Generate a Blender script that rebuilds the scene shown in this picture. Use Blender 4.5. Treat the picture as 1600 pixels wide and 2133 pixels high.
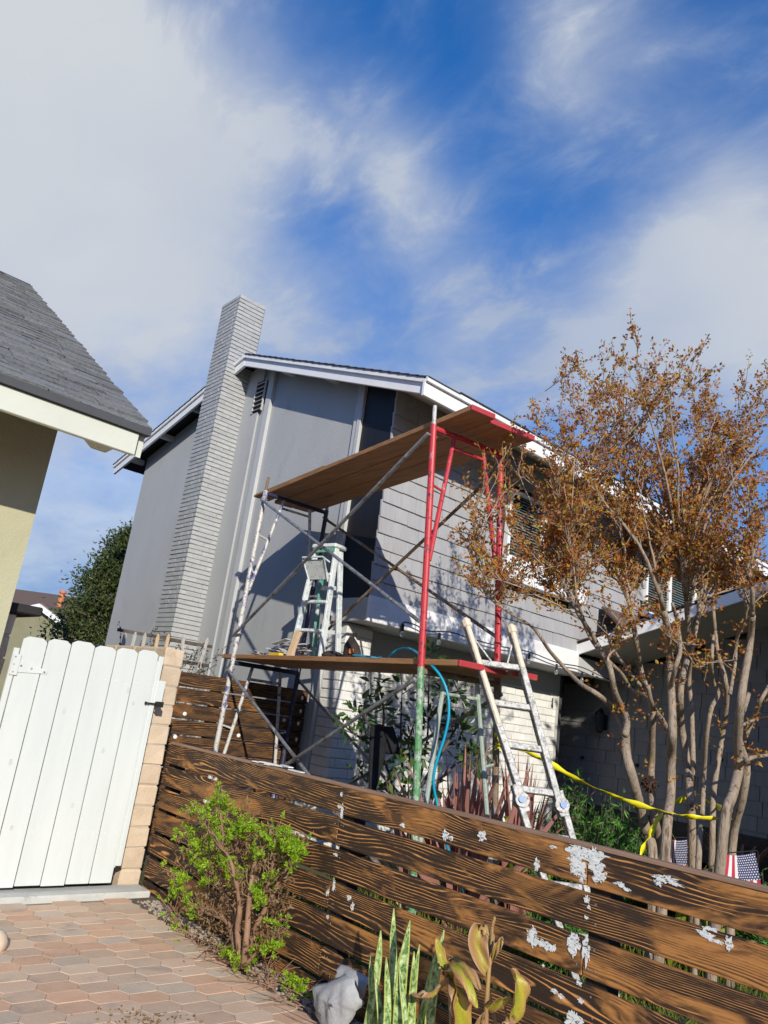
import bpy, bmesh, math, random
import numpy as np
from mathutils import Vector, Matrix, noise
random.seed(7); rng = np.random.default_rng(7)
for o in list(bpy.data.objects): bpy.data.objects.remove(o)
scene = bpy.context.scene
C = scene.collection

# ------------------------------------------------------------------ camera
EYE = Vector((0, 0, 1.45)); FPX = 1552.3; PW, PH = 1600, 2133
_p, _r, _y = math.radians(15.5), math.radians(7.74), math.radians(40.145)
FW = Vector((math.sin(_y)*math.cos(_p), math.cos(_y)*math.cos(_p), math.sin(_p)))
_r0 = Vector((math.cos(_y), -math.sin(_y), 0)); _u0 = _r0.cross(FW)
RT = math.cos(_r)*_r0 + math.sin(_r)*_u0
UP = -math.sin(_r)*_r0 + math.cos(_r)*_u0
cam = bpy.data.cameras.new('camera'); cam_o = bpy.data.objects.new('camera', cam); C.objects.link(cam_o)
cam_o.matrix_world = Matrix(((RT.x, UP.x, -FW.x, EYE.x), (RT.y, UP.y, -FW.y, EYE.y), (RT.z, UP.z, -FW.z, EYE.z), (0, 0, 0, 1)))
cam.sensor_fit = 'VERTICAL'; cam.sensor_height = 36; cam.lens = FPX/PH*36; cam.clip_end = 2000; cam.clip_start = .05
scene.camera = cam_o
FH = Vector((math.sin(_y), math.cos(_y)))
def ray(px, py): return FW*FPX + RT*(px-PW/2) - UP*(py-PH/2)
def at(px, py, D):                      # measured photo direction + depth along the ground -> world point
    d = ray(px, py); return EYE + d*(D/(d.x*FH.x+d.y*FH.y))
def hit(px, py, ax, v):
    d = ray(px, py); return EYE + d*((v-EYE[ax])/d[ax])
def hx(px, py, v): return hit(px, py, 0, v)
def hy(px, py, v): return hit(px, py, 1, v)
def hz(px, py, v): return hit(px, py, 2, v)
def proj(P):
    d = Vector(P)-EYE; w = d.dot(FW)
    if w < .05: return (-9999, -9999)
    return (PW/2+FPX*d.dot(RT)/w, PH/2-FPX*d.dot(UP)/w)
def inframe(P, m=60):
    x, y = proj(P); return -m < x < PW+m and -m < y < PH+m

# ------------------------------------------------------------------ sun, sky
SUN = Vector((1, 1.9, -.92)).normalized()
sl = bpy.data.lights.new('sun', 'SUN'); sl.energy = 4.6; sl.angle = math.radians(.5); sl.color = (1, .93, .80)
so = bpy.data.objects.new('sun', sl); C.objects.link(so)
so.rotation_euler = SUN.to_track_quat('-Z', 'Y').to_euler(); so.location = (-20, -45, 25)
w = bpy.data.worlds.new('World'); scene.world = w; w.use_nodes = True
nt = w.node_tree; nt.nodes.clear()
def N(t, **k):
    n = nt.nodes.new(t)
    for a, b in k.items(): setattr(n, a, b)
    return n
def L(a, b): nt.links.new(a, b)
def math_n(op, a, b=None, c=None, clamp=False):
    n = N('ShaderNodeMath', operation=op); n.use_clamp = clamp
    for i, s in enumerate((a, b, c)):
        if s is None: continue
        if isinstance(s, (int, float)): n.inputs[i].default_value = s
        else: L(s, n.inputs[i])
    return n.outputs[0]
wout = N('ShaderNodeOutputWorld'); bg = N('ShaderNodeBackground'); L(bg.outputs[0], wout.inputs[0])
bg.inputs[1].default_value = .15
sky = N('ShaderNodeTexSky', sky_type='NISHITA'); sky.sun_disc = False
sky.sun_elevation = math.asin(-SUN.z); sky.sun_rotation = math.atan2(-SUN.x, -SUN.y)
sky.air_density = 1.0; sky.dust_density = .6; sky.ozone_density = 2.5
hs = N('ShaderNodeHueSaturation'); hs.inputs['Saturation'].default_value = 1.36; hs.inputs['Value'].default_value = 1.25
tint = N('ShaderNodeMixRGB', blend_type='MULTIPLY'); tint.inputs[0].default_value = 1; tint.inputs[2].default_value = (.80, .86, 1.06, 1)   # white balance of the phone camera
L(sky.outputs[0], tint.inputs[1]); L(tint.outputs[0], hs.inputs['Color'])
tc = N('ShaderNodeTexCoord'); sep = N('ShaderNodeSeparateXYZ'); L(tc.outputs['Generated'], sep.inputs[0])
zc = math_n('ADD', math_n('MAXIMUM', sep.outputs[2], 0.0), .22)
cmb = N('ShaderNodeCombineXYZ'); L(math_n('DIVIDE', sep.outputs[0], zc), cmb.inputs[0]); L(math_n('DIVIDE', sep.outputs[1], zc), cmb.inputs[1])
def nz(scale, detail, rough, dist=0, off=(0, 0, 0), stretch=(1, 1, 1)):
    mp = N('ShaderNodeMapping'); mp.inputs['Location'].default_value = off; mp.inputs['Scale'].default_value = stretch
    L(cmb.outputs[0], mp.inputs[0])
    n = N('ShaderNodeTexNoise'); n.inputs['Scale'].default_value = scale; n.inputs['Detail'].default_value = detail
    n.inputs['Roughness'].default_value = rough; n.inputs['Distortion'].default_value = dist
    L(mp.outputs[0], n.inputs[0]); return n.outputs[0]
big = nz(1.5, 7, .5, .25, (3.1, 1.7, 0)); fine = nz(6.5, 10, .62, .3, (.4, 5, 0), (1.35, .8, 1)); soft = nz(.9, 3, .45, 0, (8, 2, 0))
# cloud banks: where the thicker cloud stands, as directions on the sky
def blob(px, py, rad, wgt):
    d = ray(px, py).normalized()
    n = N('ShaderNodeVectorMath', operation='DISTANCE'); L(tc.outputs['Generated'], n.inputs[0]); n.inputs[1].default_value = d
    m = N('ShaderNodeMapRange', interpolation_type='SMOOTHSTEP'); L(n.outputs['Value'], m.inputs[0])
    m.inputs[1].default_value = 0; m.inputs[2].default_value = rad; m.inputs[3].default_value = wgt; m.inputs[4].default_value = 0
    return m.outputs[0]
cov = None
for b in [(-20, 330, .44, .44), (230, 130, .30, .20), (-350, 500, .6, .28), (430, 500, .22, .18), (300, 430, .2, .12), (850, 360, .19, .36), (760, 250, .26, .24), (1100, 20, .26, .32), (1570, 400, .26, .20),
          (1680, 660, .32, .22), (1230, 680, .30, .44), (900, 700, .28, .36), (1520, 760, .30, .30), (640, 660, .14, .20), (200, 900, .5, .24), (1330, 150, .24, .18), (600, 720, .3, .12), (1160, 220, .13, .18), (560, 200, .2, .12),
          (1010, 300, .13, -.16), (1150, 460, .20, -.20), (870, 80, .18, -.18), (760, 530, .16, -.14), (1330, 330, .15, -.12), (960, 180, .15, -.12), (690, 440, .08, -.10), (1540, 100, .18, -.04)]:
    s = blob(*b); cov = s if cov is None else math_n('ADD', cov, s)
def rng_n(v, a, b, lo=0, hi=1, it='SMOOTHSTEP'):
    m = N('ShaderNodeMapRange', interpolation_type=it); L(v, m.inputs[0])
    for i, x in enumerate((a, b, lo, hi)): m.inputs[i+1].default_value = x
    return m.outputs[0]
dens = math_n('ADD', math_n('ADD', math_n('MULTIPLY', big, .62), math_n('MULTIPLY', fine, .36)), cov)
thick = rng_n(dens, .33, 1.18, 0, .96)
wisp = math_n('MULTIPLY', rng_n(fine, .46, .78), rng_n(math_n('ADD', cov, soft), .35, .75, 0, .36)); wisp = math_n('MULTIPLY', wisp, rng_n(sep.outputs[2], .25, .5))
haze = rng_n(sep.outputs[2], .62, .10, 0, .90, 'SMOOTHERSTEP')
mask = math_n('MINIMUM', math_n('ADD', math_n('MAXIMUM', thick, haze), wisp), .97)
big2 = nz(1.1, 5, .5, .2, (5, 9, 0)); shade = math_n('ADD', math_n('MULTIPLY', big2, .75), math_n('MULTIPLY', soft, .45))
ccol = N('ShaderNodeMixRGB'); ccol.inputs[1].default_value = (1.35, 2.1, 3.8, 1); ccol.inputs[2].default_value = (4.3, 4.5, 4.7, 1)
L(rng_n(math_n('ADD', math_n('MULTIPLY', shade, 1.1), math_n('MULTIPLY', thick, .62)), .72, 1.42), ccol.inputs[0])
mixc = N('ShaderNodeMixRGB'); L(mask, mixc.inputs[0]); L(hs.outputs[0], mixc.inputs[1]); L(ccol.outputs[0], mixc.inputs[2])
L(mixc.outputs[0], bg.inputs[0])
scene.view_settings.view_transform = 'Standard'; scene.view_settings.look = 'None'
scene.view_settings.exposure = .02; scene.view_settings.gamma = 1; scene.view_settings.use_curve_mapping = False

# ------------------------------------------------------------------ helpers
def wl(o):
    v = Vector((0, 0, 0))
    while o: v += o.location; o = o.parent
    return v
class MB:
    def __init__(s): s.v = []; s.f = []; s.uv = None
    def add(s, vs, fs):
        n = len(s.v); s.v += [tuple(v) for v in vs]; s.f += [tuple(i+n for i in f) for f in fs]; return s
    def box(s, c, size, R=None):
        c = Vector(c); h = Vector(size)/2; vs = []
        for x in (-1, 1):
            for y in (-1, 1):
                for z in (-1, 1):
                    d = Vector((x*h.x, y*h.y, z*h.z))
                    if R is not None: d = R @ d
                    vs.append(c+d)
        return s.add(vs, [(0, 1, 3, 2), (4, 6, 7, 5), (0, 4, 5, 1), (2, 3, 7, 6), (0, 2, 6, 4), (1, 5, 7, 3)])
    def mm(s, a, b): return s.box([(p+q)/2 for p, q in zip(a, b)], [abs(q-p) for p, q in zip(a, b)])
    def prism(s, pts, ext):
        n = len(pts); e = Vector(ext); pts = [Vector(p) for p in pts]
        return s.add(pts+[p+e for p in pts], [tuple(range(n))[::-1], tuple(range(n, 2*n))]+[(i, (i+1) % n, n+(i+1) % n, n+i) for i in range(n)])
    def tube(s, pts, r, n=8, cap=True):
        pts = [Vector(p) for p in pts]; m = len(pts)
        rs = [r]*m if isinstance(r, (int, float)) else list(r)
        t0 = (pts[1]-pts[0]).normalized(); a = t0.orthogonal().normalized(); vs = []; fs = []
        for i in range(m):
            t = (pts[min(i+1, m-1)]-pts[max(i-1, 0)])
            if t.length > 1e-9:
                t.normalize(); a = (a-t*a.dot(t))
                a = a.normalized() if a.length > 1e-6 else t.orthogonal().normalized()
                b = t.cross(a)
            for k in range(n):
                th = 2*math.pi*k/n; vs.append(pts[i]+(a*math.cos(th)+b*math.sin(th))*rs[i])
        for i in range(m-1):
            for k in range(n): fs.append((i*n+k, i*n+(k+1) % n, (i+1)*n+(k+1) % n, (i+1)*n+k))
        if cap: fs += [tuple(range(n))[::-1], tuple(range((m-1)*n, m*n))]
        return s.add(vs, fs)
    def bar(s, a, b, wd, th, upv=(0, 0, 1)):     # rectangular bar from a to b
        a = Vector(a); b = Vector(b); t = (b-a).normalized(); u = Vector(upv); u = (u-t*u.dot(t)).normalized(); q = t.cross(u)
        R = Matrix((t, q, u)).transposed(); return s.box((a+b)/2, ((b-a).length, wd, th), R)
    def ball(s, c, r, n=8, m=6, sq=(1, 1, 1)):
        c = Vector(c); vs = []; fs = []
        for i in range(m+1):
            ph = math.pi*i/m
            for k in range(n):
                th = 2*math.pi*k/n; vs.append(c+Vector((r*sq[0]*math.sin(ph)*math.cos(th), r*sq[1]*math.sin(ph)*math.sin(th), r*sq[2]*math.cos(ph))))
        for i in range(m):
            for k in range(n): fs.append((i*n+k, (i+1)*n+k, (i+1)*n+(k+1) % n, i*n+(k+1) % n))
        return s.add(vs, fs)
    def build(s, name, mat, parent=None, smooth=False, bevel=0, origin=None, kind=None):
        me = bpy.data.meshes.new(name)
        off = Vector(origin) if origin is not None else (wl(parent) if parent else Vector((0, 0, 0)))
        me.from_pydata([(v[0]-off.x, v[1]-off.y, v[2]-off.z) for v in s.v], [], s.f)
        if bevel:
            bm = bmesh.new(); bm.from_mesh(me)
            bmesh.ops.remove_doubles(bm, verts=bm.verts, dist=1e-6)
            bmesh.ops.bevel(bm, geom=list(bm.edges), offset=bevel, segments=1, affect='EDGES', clamp_overlap=True)
            bm.to_mesh(me); bm.free()
        me.validate(); me.materials.append(mat)
        if smooth: me.polygons.foreach_set('use_smooth', [True]*len(me.polygons))
        o = bpy.data.objects.new(name, me); C.objects.link(o)
        if parent: o.parent = parent
        if origin is not None: o.location = Vector(origin)-(wl(parent) if parent else Vector((0, 0, 0)))
        if kind: o['kind'] = kind
        return o
def tag(o, label, cat, group=None):
    o['label'] = label; o['category'] = cat
    if group: o['group'] = group
    return o
def thing(name, label, cat, loc=(0, 0, 0), group=None):
    o = bpy.data.objects.new(name, None); o.empty_display_size = .1; C.objects.link(o); o.location = loc
    return tag(o, label, cat, group)
def struct(o): o['kind'] = 'structure'; return o
def cbox(sx, sy, sz, b, mat, name, jit=0):          # chamfered block mesh, centred
    m = MB().box((0, 0, 0), (sx, sy, sz)); me = bpy.data.meshes.new(name); me.from_pydata(m.v, [], m.f)
    bm = bmesh.new(); bm.from_mesh(me)
    bmesh.ops.bevel(bm, geom=list(bm.edges), offset=b, segments=1, affect='EDGES', clamp_overlap=True)
    if jit:
        for v in bm.verts: v.co += Vector((random.uniform(-jit, jit), random.uniform(-jit, jit), random.uniform(-jit, jit)))
    bm.to_mesh(me); bm.free(); me.materials.append(mat); return me
def piece(name, me, parent, loc, rot=None):
    o = bpy.data.objects.new(name, me); C.objects.link(o)
    o.location = Vector(loc)-(wl(parent) if parent else Vector((0, 0, 0)))
    if parent: o.parent = parent
    if rot: o.rotation_euler = rot
    return o

# ------------------------------------------------------------------ materials
def newmat(name):
    m = bpy.data.materials.new(name); m.use_nodes = True; t = m.node_tree; b = t.nodes['Principled BSDF']; return m, t, b
class G:                                             # small node-graph helper
    def __init__(s, t): s.t = t
    def n(s, ty, ins=None, **k):
        n = s.t.nodes.new(ty)
        for a, b in k.items(): setattr(n, a, b)
        for i, v in (ins or {}).items(): s.set(n.inputs[i], v)
        return n
    def set(s, inp, v):
        if isinstance(v, bpy.types.NodeSocket): s.t.links.new(v, inp)
        else: inp.default_value = v
    def m(s, op, a, b=0, c=0, clamp=False):
        n = s.n('ShaderNodeMath', {0: a, 1: b, 2: c}, operation=op); n.use_clamp = clamp; return n.outputs[0]
    def coord(s, kind='Object', stretch=(1, 1, 1), rand=True):
        tc = s.n('ShaderNodeTexCoord'); v = tc.outputs[kind]
        if rand:
            oi = s.n('ShaderNodeObjectInfo'); q = s.m('MULTIPLY', oi.outputs['Random'], 61.0)
            v = s.n('ShaderNodeVectorMath', {0: v, 1: s.n('ShaderNodeCombineXYZ', {0: q, 1: s.m('MULTIPLY', q, 1.7), 2: s.m('MULTIPLY', q, -.6)}).outputs[0]}, operation='ADD').outputs[0]
        return s.n('ShaderNodeMapping', {0: v, 'Scale': stretch}).outputs[0]
    def noise(s, v, scale, detail=6, rough=.55, dist=0):
        return s.n('ShaderNodeTexNoise', {'Vector': v, 'Scale': scale, 'Detail': detail, 'Roughness': rough, 'Distortion': dist}).outputs[0]
    def ramp(s, f, stops, interp='LINEAR'):
        n = s.n('ShaderNodeValToRGB', {0: f}); e = n.color_ramp.elements; n.color_ramp.interpolation = interp
        while len(e) < len(stops): e.new(.5)
        for i, (p, c) in enumerate(stops): e[i].position = p; e[i].color = (*c, 1) if len(c) == 3 else c
        return n.outputs[0]
    def mix(s, f, a, b, mode='MIX'):
        n = s.n('ShaderNodeMixRGB', {0: f}, blend_type=mode)
        for i, v in ((1, a), (2, b)):
            if isinstance(v, tuple) and len(v) == 3: v = (*v, 1)
            s.set(n.inputs[i], v)
        return n.outputs[0]
    def bump(s, h, strength, dist=.01): return s.n('ShaderNodeBump', {'Strength': strength, 'Distance': dist, 'Height': h}).outputs[0]
    def mr(s, v, a, b, lo=0, hi=1): return s.n('ShaderNodeMapRange', {0: v, 1: a, 2: b, 3: lo, 4: hi}, interpolation_type='SMOOTHSTEP').outputs[0]
def surf(name, c1, c2, scale=3, rough=.75, bump=.25, bscale=60, bdist=.004, metal=0, stretch=(1, 1, 1), rv=.0, dirt=None, dscale=2, dlo=.55, dhi=.75, spec=.4, coord='Object', rand=True):
    m, t, b = newmat(name); g = G(t); v = g.coord(coord, stretch, rand)
    col = g.ramp(g.noise(v, scale, 7, .6), [(.3, c1), (.7, c2)])
    if dirt: col = g.mix(g.mr(g.noise(v, dscale, 8, .65, .4), dlo, dhi), col, dirt)
    if rv:
        oi = g.n('ShaderNodeObjectInfo'); k = g.m('ADD', g.m('MULTIPLY', oi.outputs['Random'], 2*rv), 1-rv)
        col = g.n('ShaderNodeHueSaturation', {'Value': k, 'Color': col}).outputs[0]
    g.set(b.inputs['Base Color'], col); b.inputs['Roughness'].default_value = rough; b.inputs['Metallic'].default_value = metal
    b.inputs['Specular IOR Level'].default_value = spec
    if bump: g.set(b.inputs['Normal'], g.bump(g.noise(v, bscale, 6, .6), bump, bdist))
    return m
def leafmat(name, cols, trans=.35, rough=.5, spec=.3):
    m, t, b = newmat(name); g = G(t); ge = g.n('ShaderNodeNewGeometry')
    n = len(cols); col = g.ramp(ge.outputs['Random Per Island'], [(i/max(1, n-1), c) for i, c in enumerate(cols)])
    v = g.coord('Object', (1, 1, 1), False); col = g.mix(.5, col, g.mix(g.noise(v, 9, 3), (.55, .55, .55), (1.4, 1.4, 1.4)), 'MULTIPLY')
    g.set(b.inputs['Base Color'], col); b.inputs['Roughness'].default_value = rough; b.inputs['Specular IOR Level'].default_value = spec
    tr = g.n('ShaderNodeBsdfTranslucent', {0: col}); mx = g.n('ShaderNodeMixShader', {0: trans, 1: b.outputs[0], 2: tr.outputs[0]})
    g.set(t.nodes['Material Output'].inputs[0], mx.outputs[0]); return m
def chipped(name, paint, under, lo=.5, hi=.56, scale=14, extra=None, rough=.45, metal=0, stretch=(1, 1, 1)):
    m, t, b = newmat(name); g = G(t); v = g.coord('Object', stretch, False)
    col = g.mix(g.mr(g.noise(v, scale, 9, .7, .3), lo, hi), paint, under)
    if extra: col = g.mix(g.mr(g.noise(v, scale*2.3, 6, .7), .56, .6), col, extra)
    col = g.mix(.35, col, g.mix(g.noise(v, 40, 4), (.6, .6, .6), (1.3, 1.3, 1.3)), 'MULTIPLY')
    g.set(b.inputs['Base Color'], col); b.inputs['Roughness'].default_value = rough; b.inputs['Metallic'].default_value = metal
    g.set(b.inputs['Normal'], g.bump(g.noise(v, 90, 4), .3, .002)); return m
def burnt(name, axis, bright=1.0):                   # scorched softwood: charred boards with pale raised grain lines and worn brown areas
    m, t, b = newmat(name); g = G(t)
    ix = {'x': 0, 'y': 1}[axis]
    lo = lambda k, o: tuple(k if i == ix else o for i in range(3))
    v = g.coord('Object', lo(.30, 1.9)); sx = g.n('ShaderNodeSeparateXYZ', {0: g.coord('Object', (1, 1, 1))}).outputs
    warp = g.m('MULTIPLY', g.m('SUBTRACT', g.noise(v, 2.2, 2, .45, .1), .5), .30)
    warp2 = g.m('MULTIPLY', g.m('SUBTRACT', g.noise(g.coord('Object', lo(3.5, 14)), 1.0, 3), .5), .016)
    fld = g.m('ADD', g.m('ADD', sx[2], warp), warp2)
    dens = g.m('ADD', 70.0, 0)
    tri = g.m('ABSOLUTE', g.m('SUBTRACT', g.m('FRACT', g.m('MULTIPLY', fld, dens)), .5))        # 0 on a line .. .5 between
    brk = g.noise(g.coord('Object', lo(5, 26)), 1.0, 4, .6)
    line = g.m('MULTIPLY', g.m('SUBTRACT', 1.0, g.mr(tri, .03, .20)), g.mr(brk, .36, .64, .05, 1))
    geo = g.n('ShaderNodeNewGeometry'); wy = g.n('ShaderNodeSeparateXYZ', {0: geo.outputs['Position']}).outputs[1]
    worn = g.m('ADD', g.noise(g.coord('Object', lo(.9, 3.2)), 1.9, 5, .6, .5), g.mr(wy, 4.6, 1.0, -.055, .045) if axis == 'y' else -.06)
    wmask = g.mr(worn, .49, .62)
    fine = g.noise(g.coord('Object', lo(3, 70)), 1.0, 5, .65)
    char = g.mix(fine, (.020, .013, .0095), (.055, .033, .022))
    brown = g.mix(fine, (.25*bright, .105*bright, .030*bright), (.50*bright, .235*bright, .070*bright))
    dline = g.m('MULTIPLY', g.m('SUBTRACT', 1.0, g.mr(tri, .10, .34)), g.mr(brk, .38, .6, .1, .85))
    brown = g.mix(dline, brown, (.05, .026, .014))
    blot = g.mr(g.noise(g.coord('Object', lo(2.2, 5)), 1.6, 5, .6, .4), .54, .66, 0, .85); brown = g.mix(blot, brown, char)
    col = g.mix(line, char, (.58*bright, .27*bright, .08*bright)); col = g.mix(wmask, col, brown)
    g.set(b.inputs['Base Color'], col); b.inputs['Roughness'].default_value = .6; b.inputs['Specular IOR Level'].default_value = .3
    g.set(b.inputs['Normal'], g.bump(g.m('ADD', g.m('MULTIPLY', line, .7), fine), .5, .003)); return m

stucco = surf('grey stucco', (.385, .395, .40), (.43, .44, .445), 1.6, .85, .7, 55, .006, dirt=(.335, .345, .35), dscale=1.3, stretch=(1, 1, .55))
trim_grey = surf('grey trim paint', (.46, .47, .47), (.50, .51, .51), 4, .6, .15, 40)
shingle_grey = surf('light grey shingle paint', (.335, .335, .345), (.395, .395, .405), 3, .7, .5, 30, .004, stretch=(6, 6, .7), rv=.05)
shingle_core = surf('shingle underlay', (.05, .05, .052), (.06, .06, .062), 3, .9, 0)
brick_grey = surf('grey painted brick', (.355, .365, .365), (.43, .44, .44), 9, .75, .6, 35, .006, rv=.06)
brick_grey_core = surf('grey mortar with joint shade', (.12, .123, .13), (.15, .153, .16), 9, .8, .4, 40)  # darker than the brick paint: shade of the raked joints put into the colour
brick_white = surf('white painted brick', (.70, .70, .67), (.80, .795, .77), 5, .7, .55, 26, .006, rv=.05, dirt=(.5, .49, .46), dscale=3)
brick_white_core = surf('white painted mortar', (.42, .42, .40), (.5, .5, .47), 5, .8, .4, 40)
black_paint = surf('fresh black paint', (.008, .0085, .012), (.012, .013, .018), 6, .55, .5, 12, .004, stretch=(8, 8, .5))
white_paint = surf('white trim paint', (.78, .78, .78), (.85, .85, .85), 3, .5, .2, 25, dirt=(.66, .66, .66), dscale=2)
cream_paint = surf('cream trim paint', (.58, .60, .51), (.64, .66, .565), 3, .5, .2, 25)
gate_white = surf('white gate paint', (.585, .625, .60), (.65, .685, .655), 2, .5, .3, 18, .002, stretch=(4, 4, .6), dirt=(.62, .64, .62), dscale=3.3, dlo=.66, dhi=.8)
soffit_m = surf('soffit paint', (.46, .43, .36), (.52, .49, .42), 3, .8, .2, 20)
olive_st = surf('olive stucco', (.42, .41, .27), (.47, .455, .305), 1.5, .9, .7, 70, .006, dirt=(.37, .36, .235), dscale=1.3)
comp_grey = surf('grey composition shingle', (.10, .105, .105), (.22, .22, .215), 45, .95, .6, 120, .004, rv=.18)
comp_dark = surf('dark composition shingle', (.028, .03, .036), (.05, .052, .06), 40, .95, .5, 90, .004, rv=.15)
comp_brown = surf('brown composition shingle', (.10, .065, .05), (.17, .115, .09), 30, .95, .5, 90, .004, rv=.2)
drip_dark = surf('dark drip edge', (.055, .058, .062), (.07, .075, .08), 5, .6, .1)
ply_dark = surf('dark void paint', (.02, .02, .022), (.03, .03, .03), 5, .8, 0)
block_m = surf('tan slump block', (.52, .41, .29), (.62, .50, .37), 7, .95, .8, 45, .006, rv=.07, dirt=(.44, .33, .22), dscale=5)
block_mort = surf('tan block mortar', (.42, .36, .29), (.5, .43, .35), 9, .95, .5, 60)
concrete = surf('weathered concrete', (.46, .46, .42), (.58, .58, .53), 6, .9, .6, 60, .004, dirt=(.2, .2, .17), dscale=5, dlo=.6, dhi=.72)
soil = surf('dry soil', (.075, .055, .038), (.17, .135, .1), 9, 1, .9, 60, .012)
lawn_soil = surf('lawn soil', (.06, .07, .025), (.12, .12, .05), 4, 1, .8, 40, .01)
sand = surf('sandy joint', (.17, .13, .10), (.30, .235, .18), 14, 1, .7, 80)
gravel_m = surf('gravel stone', (.28, .23, .17), (.46, .40, .31), 20, .95, .4, 60)
burnt_y = burnt('scorched fence wood', 'y', 1.2); burnt_x = burnt('scorched back fence wood', 'x', .8)
dark_post = surf('black stained post', (.010, .008, .007), (.02, .016, .012), 8, .8, .4, 40)
putty = surf('white primer', (.74, .77, .75), (.86, .88, .86), 10, .6, .6, 30, .003)
plank_w = surf('scaffold plank wood', (.30, .14, .058), (.48, .255, .11), 2.2, .75, .5, 20, .003, stretch=(14, 1, 14), rv=.12, dirt=(.12, .06, .03), dscale=1.4)
red_end = chipped('red plank paint', (.42, .045, .05), (.30, .12, .06), .62, .7, 9)
palegreen_m = chipped('worn pale green scaffold paint', (.34, .40, .35), (.16, .30, .17), .54, .60, 14, (.5, .5, .48))
red_m = chipped('red scaffold paint', (.50, .035, .045), (.42, .38, .36), .60, .66, 9, (.10, .02, .05))
green_m = chipped('green scaffold paint', (.11, .29, .12), (.40, .45, .38), .50, .57, 16, (.06, .16, .07))
blue_m = chipped('spattered scaffold steel', (.56, .55, .52), (.10, .11, .26), .53, .57, 11, (.30, .24, .18))
darkblue_m = chipped('dark blue scaffold paint', (.03, .032, .07), (.30, .29, .28), .60, .66, 14)
steel_m = chipped('galvanised tube', (.30, .31, .32), (.17, .16, .15), .5, .6, 8, (.5, .5, .49), .4, .5)
rust_m = chipped('rusty brace tube', (.20, .135, .075), (.26, .25, .24), .5, .6, 6, (.1, .06, .035), .7)
alu_m = chipped('spattered aluminium', (.36, .355, .345), (.12, .12, .12), .44, .62, 30, (.55, .54, .52), .5, .1)
ladder_white = chipped('paint covered stepladder', (.70, .74, .72), (.44, .50, .48), .54, .6, 10, (.42, .52, .68), .5)
ladder_green = chipped('green stepladder fibreglass', (.12, .36, .26), (.62, .68, .64), .55, .6, 12)
cream_pad = surf('cream padding', (.68, .57, .42), (.78, .68, .54), 18, .9, .8, 40, .006)
blue_plastic = surf('blue plastic', (.03, .12, .38), (.06, .2, .5), 9, .4, .1)
hose_m = surf('blue hose', (.0, .27, .42), (.0, .34, .50), 9, .35, .05)
black_cloth = surf('black cloth', (.006, .006, .008), (.014, .014, .018), 12, .9, .6, 50, .006)
bag_m = surf('worn black tool bag', (.018, .014, .012), (.05, .035, .028), 9, .8, .6, 30, .006)
orange_m = surf('orange patch', (.45, .14, .03), (.55, .2, .05), 9, .6, .1)
scrap_m = surf('grey scrap', (.30, .30, .31), (.5, .5, .5), 9, .8, .3, 40, rv=.35)
scrap_white = surf('white scrap', (.66, .66, .64), (.76, .76, .74), 9, .8, .3, 40)
yellow_m = surf('yellow plastic', (.75, .48, .02), (.82, .56, .03), 9, .45, .05)
raw_wood = surf('raw pine', (.5, .36, .21), (.62, .46, .29), 4, .75, .3, 20, stretch=(8, 8, 1))
grey_wood = surf('weathered grey picket', (.38, .36, .34), (.52, .5, .47), 5, .9, .5, 30, stretch=(8, 8, 1))
tape_m = surf('yellow caution tape', (.80, .68, .01), (.86, .75, .03), 6, .4, .4, 30, .004)
wire_m = surf('black wire', (.01, .01, .01), (.02, .02, .02), 5, .6, 0)
bark_m = surf('peeling crape myrtle bark', (.23, .17, .12), (.46, .375, .28), 5, .85, .9, 22, .01, stretch=(6, 6, 1.1), dirt=(.13, .085, .055), dscale=5, dlo=.5, dhi=.66)
twig_m = surf('thin twig bark', (.28, .21, .155), (.42, .34, .265), 8, .85, .4, 30)
shrub_bark = surf('reddish shrub bark', (.19, .10, .06), (.33, .20, .125), 9, .9, .7, 40, .006)
dark_bark = surf('dark branch bark', (.07, .055, .045), (.14, .115, .095), 8, .9, .5, 30)
glass_m, _t, _b = newmat('window glass'); _b.inputs['Base Color'].default_value = (.03, .04, .045, 1); _b.inputs['Roughness'].default_value = .06; _b.inputs['Specular IOR Level'].default_value = .6
bulb_m, _t, _b = newmat('clear bulb glass'); _b.inputs['Base Color'].default_value = (.8, .82, .82, 1); _b.inputs['Roughness'].default_value = .05; _b.inputs['Transmission Weight'].default_value = .85
blind_m = surf('pale green blind', (.30, .38, .34), (.38, .45, .41), 4, .5, 0)
metal_blk = surf('black lamp metal', (.01, .01, .01), (.02, .02, .02), 9, .5, .1)
sheet_m = surf('grey fabric sheet', (.27, .272, .275), (.44, .443, .445), 5, .9, .8, 70, .004, dirt=(.27, .27, .275), dscale=4)
terra = surf('dark plant pot', (.03, .025, .022), (.06, .05, .042), 9, .8, .3)
cream_stone = surf('cream stone', (.62, .48, .34), (.7, .56, .42), 9, .9, .4)
leaf_myrtle = leafmat('autumn crape myrtle leaves', [(.34, .11, .04), (.60, .25, .04), (.46, .15, .045), (.64, .34, .05), (.50, .40, .06), (.24, .085, .04), (.56, .19, .045)], .45)
pods_m = leafmat('dark seed pods', [(.03, .018, .012), (.06, .03, .018)], 0)
leaf_bright = leafmat('bright green shrub leaves', [(.22, .42, .02), (.34, .56, .03), (.50, .66, .05), (.13, .30, .02)], .5)
leaf_dead = leafmat('dry brown leaves', [(.20, .12, .06), (.30, .2, .1), (.14, .085, .045)], .2)
leaf_cam = leafmat('glossy camellia leaves', [(.03, .075, .02), (.055, .12, .03), (.08, .16, .04), (.15, .19, .05)], .2, .3, .7)
leaf_rose = leafmat('rosemary green', [(.07, .22, .035), (.12, .32, .05), (.20, .40, .08)], .4)
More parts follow.
